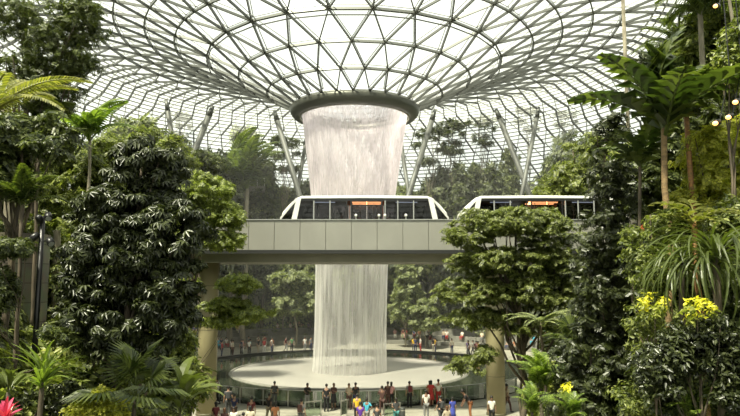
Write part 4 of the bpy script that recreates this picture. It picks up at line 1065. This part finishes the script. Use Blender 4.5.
def joints(pose):
    J = dict(pelvis=(0,0,.93), spine=(0,.0,1.12), chest=(0,0,1.32), neck=(0,.0,1.46), chin=(0,.015,1.53), head=(0,.015,1.62),
             shL=(.17,0,1.4), elL=(.22,-.02,1.13), wrL=(.235,.05,.89), shR=(-.17,0,1.4), elR=(-.22,-.02,1.13), wrR=(-.235,.05,.89),
             hpL=(.09,0,.88), knL=(.1,.02,.49), anL=(.1,-.02,.09), toL=(.115,.13,.03), hpR=(-.09,0,.88), knR=(-.1,.02,.49), anR=(-.1,-.02,.09), toR=(-.115,.13,.03))
    J = {k: Vector(v) for k, v in J.items()}
    if pose == 'walk':
        J['knL'] = Vector((.1,.16,.52)); J['anL'] = Vector((.1,.22,.1)); J['toL'] = Vector((.11,.37,.05)); J['knR'] = Vector((-.1,-.06,.5)); J['anR'] = Vector((-.1,-.28,.14)); J['toR'] = Vector((-.11,-.16,.03))
        J['elL'] = Vector((.22,-.14,1.15)); J['wrL'] = Vector((.22,-.12,.91)); J['elR'] = Vector((-.22,.06,1.14)); J['wrR'] = Vector((-.2,.22,.96))
    if pose == 'photo':
        J['elL'] = Vector((.24,.14,1.2)); J['wrL'] = Vector((.09,.33,1.42)); J['elR'] = Vector((-.24,.14,1.2)); J['wrR'] = Vector((-.09,.33,1.42))
    if pose == 'phone':
        J['elR'] = Vector((-.22,.06,1.15)); J['wrR'] = Vector((-.12,.28,1.25)); J['elL'] = Vector((.21,-.02,1.14)); J['wrL'] = Vector((.08,.22,1.12))
    if pose == 'hip':
        J['elL'] = Vector((.36,-.06,1.16)); J['wrL'] = Vector((.17,.05,1.0)); J['knR'] = Vector((-.14,.06,.49)); J['anR'] = Vector((-.16,.02,.09)); J['toR'] = Vector((-.2,.15,.03))
    if pose == 'lean':
        for k in ('spine','chest','neck','chin','head','shL','shR','elL','elR','wrL','wrR'):
            v = J[k]; dz = v.z-.93; a = R(38); J[k] = Vector((v.x, dz*math.sin(a)+v.y*math.cos(a), .93+dz*math.cos(a)-v.y*math.sin(a)))
        J['elL'] = J['shL']+Vector((.04,.05,-.27)); J['wrL'] = J['elL']+Vector((-.02,.1,-.21)); J['elR'] = J['shR']+Vector((-.04,.05,-.27)); J['wrR'] = J['elR']+Vector((.02,.1,-.21))
        J['head'] += Vector((0,.0,.05))
    if pose == 'sit':
        for k in J: J[k] = J[k]-Vector((0,0,.43))
        for s, q in ((1,'L'),(-1,'R')):
            J['kn'+q] = Vector((s*.11,.42,.5)); J['an'+q] = Vector((s*.11,.4,.09)); J['to'+q] = Vector((s*.12,.55,.03))
            J['el'+q] = J['sh'+q]+Vector((s*.05,.08,-.25)); J['wr'+q] = Vector((s*.1,.3,.62))
    return J
PM = {}
def person_meshes(pose, female):
    key = (pose, female)
    if key in PM: return PM[key]
    J = joints(pose); sw = .92 if female else 1.0
    names = list(J); E = [('pelvis','spine'),('spine','chest'),('chest','neck'),('neck','chin'),('chin','head')]
    for q in 'LR': E += [('chest','sh'+q),('sh'+q,'el'+q),('el'+q,'wr'+q),('pelvis','hp'+q),('hp'+q,'kn'+q),('kn'+q,'an'+q),('an'+q,'to'+q)]
    rad = dict(pelvis=(.125,.1), spine=(.11*sw,.085), chest=(.14*sw,.1), neck=(.052,.052), chin=(.062,.075), head=(.078,.095))
    for q in 'LR': rad.update({'sh'+q:.052*sw, 'el'+q:.038, 'wr'+q:.026, 'hp'+q:.085, 'kn'+q:.055, 'an'+q:.036, 'to'+q:(.035,.025)})
    V = [J[n].copy() for n in names]; ix = {n: i for i, n in enumerate(names)}; ED = [(ix[a], ix[b]) for a, b in E]; RR = [rad[n] for n in names]
    # crown of the head, nose
    up = (J['head']-J['chin']).normalized(); fw = Vector((0, 1, 0)); fw = (fw-up*fw.dot(up)).normalized()
    V.append(J['head']+up*.075+fw*-.005); RR.append((.06,.075)); ED.append((ix['head'], len(V)-1))
    # palms and fingers
    for q, s in (('L', 1), ('R', -1)):
        w = J['wr'+q]; d = (w-J['el'+q]).normalized(); side = d.cross(Vector((s, 0, 0)));
        if side.length < .1: side = Vector((0, 1, 0))
        side = (Vector((0,1,.2))-d*Vector((0,1,.2)).dot(d)).normalized()
        V.append(w+d*.06); RR.append((.016,.034)); pa = len(V)-1; ED.append((ix['wr'+q], pa))
        inw = Vector((-s, 0, 0)); inw = (inw-d*inw.dot(d)).normalized()
        for f, (o_, L) in enumerate(((-.027,.06),(-.009,.075),(.009,.08),(.027,.07))):
            V.append(w+d*.1+side*o_); RR.append(.0095); ED.append((pa, len(V)-1))
            V.append(w+d*(.1+L*.5)+side*o_+inw*.012); RR.append(.0085); ED.append((len(V)-2, len(V)-1))
            V.append(w+d*(.1+L*.85)+side*o_+inw*.035); RR.append(.007); ED.append((len(V)-2, len(V)-1))
        V.append(w+d*.05+side*.045+inw*.012); RR.append(.01); ED.append((pa, len(V)-1))
        V.append(w+d*.09+side*.062+inw*.028); RR.append(.009); ED.append((len(V)-2, len(V)-1))
    body = skin('body', V, ED, RR, ix['pelvis'])
    # face: nose, eyes, mouth, ears joined into the same mesh
    b = MB(); hc = J['head']+up*.0; f0 = hc+fw*.085
    b.tube([f0+up*.02, f0+fw*.012-up*.012, f0+fw*.02-up*.03], [.006,.01,.012], 6)
    nb = len(b.f)
    for s in (-1, 1): b.ball(hc+Vector((s*.07, 0, 0)), .018, 6, (.4, .9, 1.3))
    n1 = len(b.f)
    for s in (-1, 1): b.ball(f0+Vector((s*.03, 0, 0))-fw*.008+up*.012, .011, 6, (1, .8, .7))
    b.ball(f0-up*.055-fw*.008, .02, 6, (1.1, .5, .35))
    bm = bmesh.new(); bm.from_mesh(body)
    vs_ = [bm.verts.new(v) for v in b.v]
    for i, f in enumerate(b.f):
        try: fc = bm.faces.new([vs_[k] for k in f]); fc.material_index = 1 if i >= n1 else 0; fc.smooth = True
        except ValueError: pass
    bm.to_mesh(body); bm.free()
    # shirt with short sleeves
    def sub_(ns, ed, rr, nm):
        ii = {n: i for i, n in enumerate(ns)}; VV = []; 
        for n in ns: VV.append(n if isinstance(n, Vector) else J[n])
        return skin(nm, VV, ed, rr)
    mL = J['shL'].lerp(J['elL'], .72); mR = J['shR'].lerp(J['elR'], .72)
    VV = [J['pelvis']+(J['pelvis']-J['spine'])*.18, J['spine'], J['chest'], J['neck']-(J['neck']-J['chest'])*.25, J['shL'], mL, J['shR'], mR]
    shirt = skin('shirt', VV, [(0,1),(1,2),(2,3),(2,4),(4,5),(2,6),(6,7)], [(.15,.125),(.13*sw,.108),(.16*sw,.122),(.075,.07),.068*sw,.055,.068*sw,.055], 1)
    VV = [J['pelvis'], J['hpL'], J['knL'], J['anL'], J['hpR'], J['knR'], J['anR']]
    trous = skin('trousers', VV, [(0,1),(1,2),(2,3),(0,4),(4,5),(5,6)], [(.142,.118),.1,.074,.056,.1,.074,.056], 0)
    b = MB(); c = J['pelvis']; prof = [(.13, .12), (.16, 0), (.19, -.22), (.23, -.46), (.22, -.46), (.14, -.05)]
    b.lathe([(r, z) for r, z in prof], c, 14); o = b.build('skirt', smooth=True); skirt = o.data; bpy.data.objects.remove(o)
    # hair
    b = MB(); b.ball(J['head']+up*.035-fw*.018, .1, 12, (.9, 1.05, .98))
    if female: b.ball(J['head']-fw*.065-up*.05, .085, 10, (.95, .6, 1.5))
    o = b.build('hair', smooth=True); hair = o.data; bpy.data.objects.remove(o)
    b = MB()
    for q in 'LR':
        a_ = J['an'+q]; t_ = J['to'+q]; b.ball(a_.lerp(t_, .55)+Vector((0, 0, -.01)), .1, 10, (.48, 1.25, .45)); b.ball(a_+Vector((0, 0, -.02)), .055, 8)
    o = b.build('shoes', smooth=True); shoes = o.data; bpy.data.objects.remove(o)
    b = MB(); cc_ = J['chest'].lerp(J['spine'], .35); bk = -(Vector((0,1,0))-up*0)
    b.box(cc_.x-.13, cc_.x+.13, cc_.y-.27, cc_.y-.11, cc_.z-.2, cc_.z+.2); o = b.build('backpack'); bag = o.data; bpy.data.objects.remove(o)
    bm = bmesh.new(); bm.from_mesh(bag); bmesh.ops.bevel(bm, geom=bm.edges[:], offset=.04, segments=3, affect='EDGES'); bm.to_mesh(bag); bm.free()
    PM[key] = dict(body=body, shirt=shirt, trousers=trous, skirt=skirt, hair=hair, shoes=shoes, backpack=bag)
    for k, me in PM[key].items():
        me.materials.clear(); me.materials.append(M['grey'])
        if k == 'body': me.materials.append(M['hair'])
    return PM[key]
CLOTH = {}
def cloth(c):
    if c not in CLOTH:
        rgb = {'black': (.012,.012,.014), 'white': (.68,.66,.6), 'grey': (.2,.2,.2), 'darkgrey': (.06,.062,.065), 'red': (.42,.035,.035), 'darkred': (.13,.02,.025), 'yellow': (.72,.45,.03),
               'purple': (.1,.03,.28), 'blue': (.05,.07,.35), 'cyan': (.06,.36,.5), 'beige': (.45,.38,.28), 'brown': (.075,.035,.03), 'orange': (.3,.12,.05), 'pink': (.55,.28,.28),
               'navy': (.02,.03,.09), 'khaki': (.27,.23,.15), 'teal': (.05,.2,.2), 'cream': (.6,.55,.42), 'green': (.08,.2,.08)}[c]
        CLOTH[c] = mat(c+'_cloth', rgb, .8)
    return CLOTH[c]
def person(pos, face, pose, female, shirt, legs, label, group, skirt=False, bag=None, hair='hair', h=1.0, sk='skin'):
    ms = person_meshes(pose, female)
    root = empty('person', pos, face, label, 'person', group)
    root.scale = (h, h, h)
    def put(k, m_, nm=None):
        o = bpy.data.objects.new(nm or k, ms[k]); COL.objects.link(o); o.parent = root
        o.material_slots[0].link = 'OBJECT'; o.material_slots[0].material = m_
        return o
    put('body', M[sk]); put('shirt', cloth(shirt)); put('hair', M[hair]); put('shoes', M['black'] if legs != 'white' else M['grey'])
    if skirt: put('skirt', cloth(legs))
    else: put('trousers', cloth(legs))
    if bag: put('backpack', cloth(bag))
    return root
def at_head(px, py, h=1.0):
    p = PZ(px, py, 1.72*h); return p
FW = 0.0; CAMF = PI      # facing the pool / facing the camera
G1 = 'visitors on the near side of the pool'
near = [
 (281,379,'stand',0,'black','darkgrey','person in black with a backpack at the glass railing, left of the waterfall',.1,0,'darkgrey',1),
 (312,380,'phone',1,'black','grey','person in black top and grey trousers with back to the railing',CAMF,0,None,.97),
 (326.5,384,'stand',0,'black','black','person in black standing beside the low barrier',.0,0,None,1.02),
 (335,381,'phone',1,'brown','black','long-haired person in brown top and black skirt facing the viewer',CAMF-.2,1,None,.98),
 (349,381.5,'phone',1,'beige','brown','long-haired person in beige top holding a phone at the railing',CAMF,0,None,.97),
 (355.5,382,'stand',0,'black','navy','person in black with navy trousers right of the long-haired pair',.2,0,None,1),
 (357,394,'stand',0,'yellow','black','person in a bright yellow shirt',.1,0,None,1.0),
 (360.5,402,'stand',0,'purple','black','person in a purple shirt in front of the yellow one',-.2,0,None,.98),
 (367,398,'hip',0,'cyan','grey','person in a turquoise shirt beside the purple one',-.3,0,None,.95),
 (382.5,377.5,'stand',0,'brown','brown','dark-haired person in brown behind the one in a pink top',0.2,0,None,1.02),
 (388.5,380,'phone',1,'pink','black','person with long black hair and pink top at the railing',-.2,0,None,1),
 (382,386,'photo',0,'brown','brown','person in brown raising both hands to take a picture',.1,0,None,1.05),
 (405.5,379.5,'stand',0,'grey','black','person with grey top, black trousers and backpack alone at the railing',.15,0,'darkred',1),
 (427,380,'stand',1,'orange','darkred','person in an orange-red top, left of three at the railing',.1,0,None,.98),
 (431,380.5,'stand',1,'red','red','person in a long red outfit, middle of three at the railing',0,1,None,1),
 (435.5,378.5,'stand',0,'white','red','person in white top and red trousers, right of three at the railing',-.2,0,None,1.02),
 (426,390,'stand',0,'white','grey','dark-haired person in a white shirt in front of the three at the railing',.1,0,None,1.02),
 (440.5,396,'walk',0,'black','darkgrey','person in black with a backpack right of the white shirt',.6,0,'darkgrey',1),
 (452.5,397,'stand',1,'blue','blue','small person in a royal blue dress',.2,1,None,.9),
 (470,391,'lean',0,'black','orange','person in black bending forward to the left, orange shorts',PI/2,0,None,1.08),
 (491.5,396,'stand',1,'white','black','dark-haired person in a white shirt in front of the right pillar',CAMF,0,None,1.0),
 (506.5,384,'walk',0,'beige','brown','person in beige and brown walking right of the right pillar',-1.2,0,None,1.05),
 (217.5,378,'walk',0,'white','black','person in a white shirt walking beside the left pillar',1.3,0,None,1.02),
 (228.5,386,'stand',0,'darkgrey','darkgrey','broad person in dark grey near the left pillar',.2,0,'darkgrey',1.1),
 (234.5,394,'phone',0,'navy','brown','person in navy in front of the broad dark grey one',-.3,0,None,1),
 (251.5,397,'stand',0,'darkred','black','person in a dark red shirt left of the waterfall',0,0,None,1),
 (250.5,406,'stand',1,'cream','grey','person in a cream shirt in front of the dark red one',.1,0,None,.98),
 (269.5,393,'walk',0,'black','khaki','person in black shirt and pale trousers walking right',-.5,0,None,1.02),
 (275.5,402,'stand',1,'orange','brown','person in an orange-brown top right of the pale trousers',.2,0,None,.97),
 (234,407,'stand',1,'white','grey','long-haired person in a white top at the bottom edge',CAMF,0,None,1),
 (224.5,408,'stand',1,'brown','black','person in brown between the pillar and the white top',.5,0,None,.98),
 (216,402,'stand',1,'darkred','brown','person in dark red right in front of the left pillar',.7,0,None,1),
 (301.5,399,'stand',0,'grey','grey','grey-haired person in grey with a brown backpack',-.4,0,'brown',1.02),
 (377,404,'stand',0,'darkgrey','black','dark clothed person right of the turquoise shirt, only head and shoulders in view',.3,0,None,.97),
 (243.5,412.5,'stand',0,'black','black','dark-haired person at the bottom edge right of the white top',0,0,None,.98),
 (447,406,'stand',1,'beige','brown','small person in beige at the bottom edge left of the royal blue dress',.2,0,None,.9),
 (396,398,'phone',1,'darkgrey','teal','person in dark grey beside the dark round bollards',.4,0,None,.95),
]
for px, py, pose, fem, sh, lg, lab, fc, skt, bag, h in near:
    hh = h*(.9 if pose == 'lean' else 1)
    p = at_head(px, py, hh)
    d = Vector((p.x-PX, p.y-PY)); 
    if d.length < 17.75: d = d.normalized()*17.75; p.x = PX+d.x; p.y = PY+d.y
    person((p.x, p.y, 0), fc, pose, fem, sh, lg, lab, G1, skt, bag, 'hairbrown' if sh in ('brown', 'beige') and fem else 'hair', h, 'skin' if rng.random() < .6 else 'skin2')
# visitors across the pool
G2 = 'visitors across the pool'
far = [(430,334,'stand','darkred','white','person in red and white standing tallest across the pool'), (441,343.5,'stand','black','black','person in black, left of the group of three across the pool'),
 (446,343,'walk','white','grey','person in a white shirt, middle of the group of three across the pool'), (451,344,'stand','yellow','yellow','person in yellow, right of the group of three across the pool'),
 (465,341,'stand','purple','darkgrey','person in purple left of the layered tree foot'), (471,342,'walk','pink','black','person in a pink top near the layered tree foot'), (476,341,'stand','darkred','black','person in dark red near the layered tree foot'),
 (481,343,'stand','yellow','white','person in pale yellow beside the layered tree foot'), (395,342,'walk','yellow','darkgrey','person in yellow just right of the waterfall foot'), (388,344,'stand','navy','navy','person in navy right of the waterfall foot'),
 (305,337,'stand','white','grey','person in white, left of a pair left of the waterfall foot'), (311,337,'stand','grey','navy','person in grey, right of a pair left of the waterfall foot'), (277,341,'stand','red','white','person in red and white at the left side of the far walkway'),
 (258,341,'stand','white','black','person in white top and black trousers under the light green trees'), (229,344,'walk','white','white','person all in white near the left pillar'), (232,339,'stand','white','brown','person in white waving under the light green trees')]
for px, py, pose, sh, lg, lab in far:
    p = PZ(px, py, 1.7)
    d = Vector((p.x-PX, p.y-PY))
    if d.length > 26: d = d.normalized()*25.8
    if d.length < 17.9: d = d.normalized()*17.9
    person((PX+d.x, PY+d.y, 0), math.atan2(d.x, -d.y)+rng.uniform(-.5, .5), pose, int(rng.random() < .5), sh, lg, lab, G2)
mids = [(236,341),(240,343),(244,340),(248,342),(253,341),(262,342),(267,340),(271,342),(283,340),(288,341),(293,339),(299,339),(222,345),(408,340),(416,341),(423,340),(457,342),(486,344),(460,345),(436,341)]
tw = [('white','black'),('red','navy'),('grey','black'),('cream','brown'),('navy','grey'),('pink','white'),('black','beige'),('cyan','black'),('orange','grey'),('white','navy'),('darkred','grey'),('green','black'),('beige','black'),('white','red'),('black','cream'),('yellow','navy'),('white','grey'),('khaki','black'),('purple','white'),('cream','navy')]
for (px, py), (c, l) in zip(mids, tw):
    p = PZ(px, py+.0, 1.7); d = Vector((p.x-PX, p.y-PY)); r_ = max(18.6, min(25.6, d.length)); d = d.normalized()*r_
    person((PX+d.x, PY+d.y, 0), math.atan2(d.x, -d.y)+rng.uniform(-1.4, 1.4), ['stand', 'walk', 'phone', 'stand'][px % 4], px % 2, c, l, 'person in %s and %s standing on the far walkway, %s of the waterfall' % (c.replace('dark', 'dark '), l, 'left' if px < 350 else 'right'), G2)
cols = ['white', 'black', 'red', 'grey', 'beige', 'navy', 'pink', 'orange', 'cyan', 'darkred', 'cream', 'brown', 'green']
used_ = {}
# seated on the low curved walls
for i in range(56):
    row = i % 3; r = (26.45, 28.05, 29.65)[row]; zz = (.5, 1.1, 1.9)[row]-.45
    a = [R(rng.uniform(112, 158)), R(rng.uniform(52, 84)), R(rng.uniform(96, 158))][i % 3] if i % 5 else R(rng.uniform(24, 50))
    c = cols[(i*5) % 13]; l = cols[(i*7+2) % 13]; pos = (PX+r*math.cos(a), PY+r*math.sin(a), zz)
    side = 'left' if a > PI/2 else 'right'
    key = (c, l, row, side); used_[key] = used_.get(key, 0)+1
    person(pos, a+PI/2+rng.uniform(-.3, .3), 'sit', int(rng.random() < .5), c, l, 'seated person in %s and %s on the %s curved wall, %s of waterfall' % (c.replace('dark', 'dark '), l.replace('dark', 'dark '), ('lowest', 'middle', 'highest')[row], side), 'seated visitors on the curved walls')
# passengers in the front train car
for i, (dx, c) in enumerate(((-2.35, 'white'), (-1.5, 'grey'), (-.45, 'red'), (.35, 'black'), (.85, 'orange'), (1.65, 'white'), (2.5, 'grey'))):
    wloc = ('second', 'third', 'first warm', 'middle warm', 'last warm', 'first window after the warm', 'last side')
    person((car1.location.x+dx, car1.location.y-.55, CARZ+.16), PI+rng.uniform(-1, 1), 'stand', i % 2, c, 'darkgrey', 'passenger in %s inside the front train car behind the %s window' % (c, ('second', 'third', 'first warm-lit', 'middle warm-lit', 'last warm-lit', 'sixth', 'seventh')[i]), 'passengers in the front train car')
for i, (dx, c) in enumerate(((.0, 'red'), (.7, 'black'), (1.6, 'white'))):
    person((car2.location.x+dx, car2.location.y-.55, CARZ+.16), PI, 'stand', i % 2, c, 'darkgrey', 'passenger in %s inside the second train car' % c, 'passengers in the second train car')

# barriers and bollards on the near walkway
def barrier(px0, px1, py, label):
    a = PZ(px0, py, 1.0); c = PZ(px1, py-1.5, 1.0); root = empty('guard_barrier', (a.x, a.y, 0), math.atan2(c.y-a.y, c.x-a.x), label, 'barrier', 'low barriers on the near walkway'); L = (Vector((c.x, c.y))-Vector((a.x, a.y))).length
    b = MB(); b.box(-.03, L+.03, -.03, .03, .96, 1.02); b.build('top_rail', M['steel'], root)
    for x in (0, L):
        b = MB(); b.box(x-.025, x+.025, -.025, .025, 0, .96); b.build('post', M['steel'], root)
    b = MB(); b.box(.05, L-.05, -.006, .006, .15, .9); b.build('glass_panel', M['railglass'], root)
barrier(305, 321, 402, 'low barrier left of the person in black beside it')
barrier(341, 347, 401, 'short barrier between the long-haired pair and the black-dressed person')
barrier(384, 400, 404, 'low barrier left of the dark bollards')
for i, (px, lab) in enumerate(((397, 'dark round bollard, left of the pair'), (402.5, 'dark round bollard, right of the pair'))):
    p = PZ(px, 407, .95); root = empty('bollard', (p.x, p.y, 0), 0, lab, 'bollard', 'bollards on the near walkway')
    b = MB(); b.lathe([(.16, 0), (.16, .88), (.13, .93), (.01, .95)], k=20); b.build('post', M['darkpost'], root, smooth=True)
    b = MB(); b.lathe([(.163, .74), (.163, .8)], k=20); b.build('band', M['steel'], root)


# ------------------------------------------------------------------ light
w = bpy.data.worlds.new('sky'); SC.world = w; w.use_nodes = True
bg = w.node_tree.nodes['Background']; bg.inputs['Color'].default_value = (.97, 1.0, .93, 1); bg.inputs['Strength'].default_value = 1.3
sd = bpy.data.lights.new('sun', 'SUN'); sd.energy = 15; sd.angle = R(5); sd.color = (1, .93, .76)
so = bpy.data.objects.new('sun', sd); COL.objects.link(so)
so.rotation_euler = (R(21), R(-20), 0)
vs = SC.view_settings; vs.view_transform = 'Standard'; vs.look = 'None'; vs.gamma = 1; vs.exposure = .2; vs.use_curve_mapping = False
SC.cycles.transparent_max_bounces = 24; SC.cycles.max_bounces = 6; SC.cycles.diffuse_bounces = 3; SC.cycles.glossy_bounces = 3
SC.cycles.volume_bounces = 0; SC.cycles.use_denoising = True
SC.cycles.volume_step_rate = 4; SC.cycles.caustics_reflective = False; SC.cycles.caustics_refractive = False
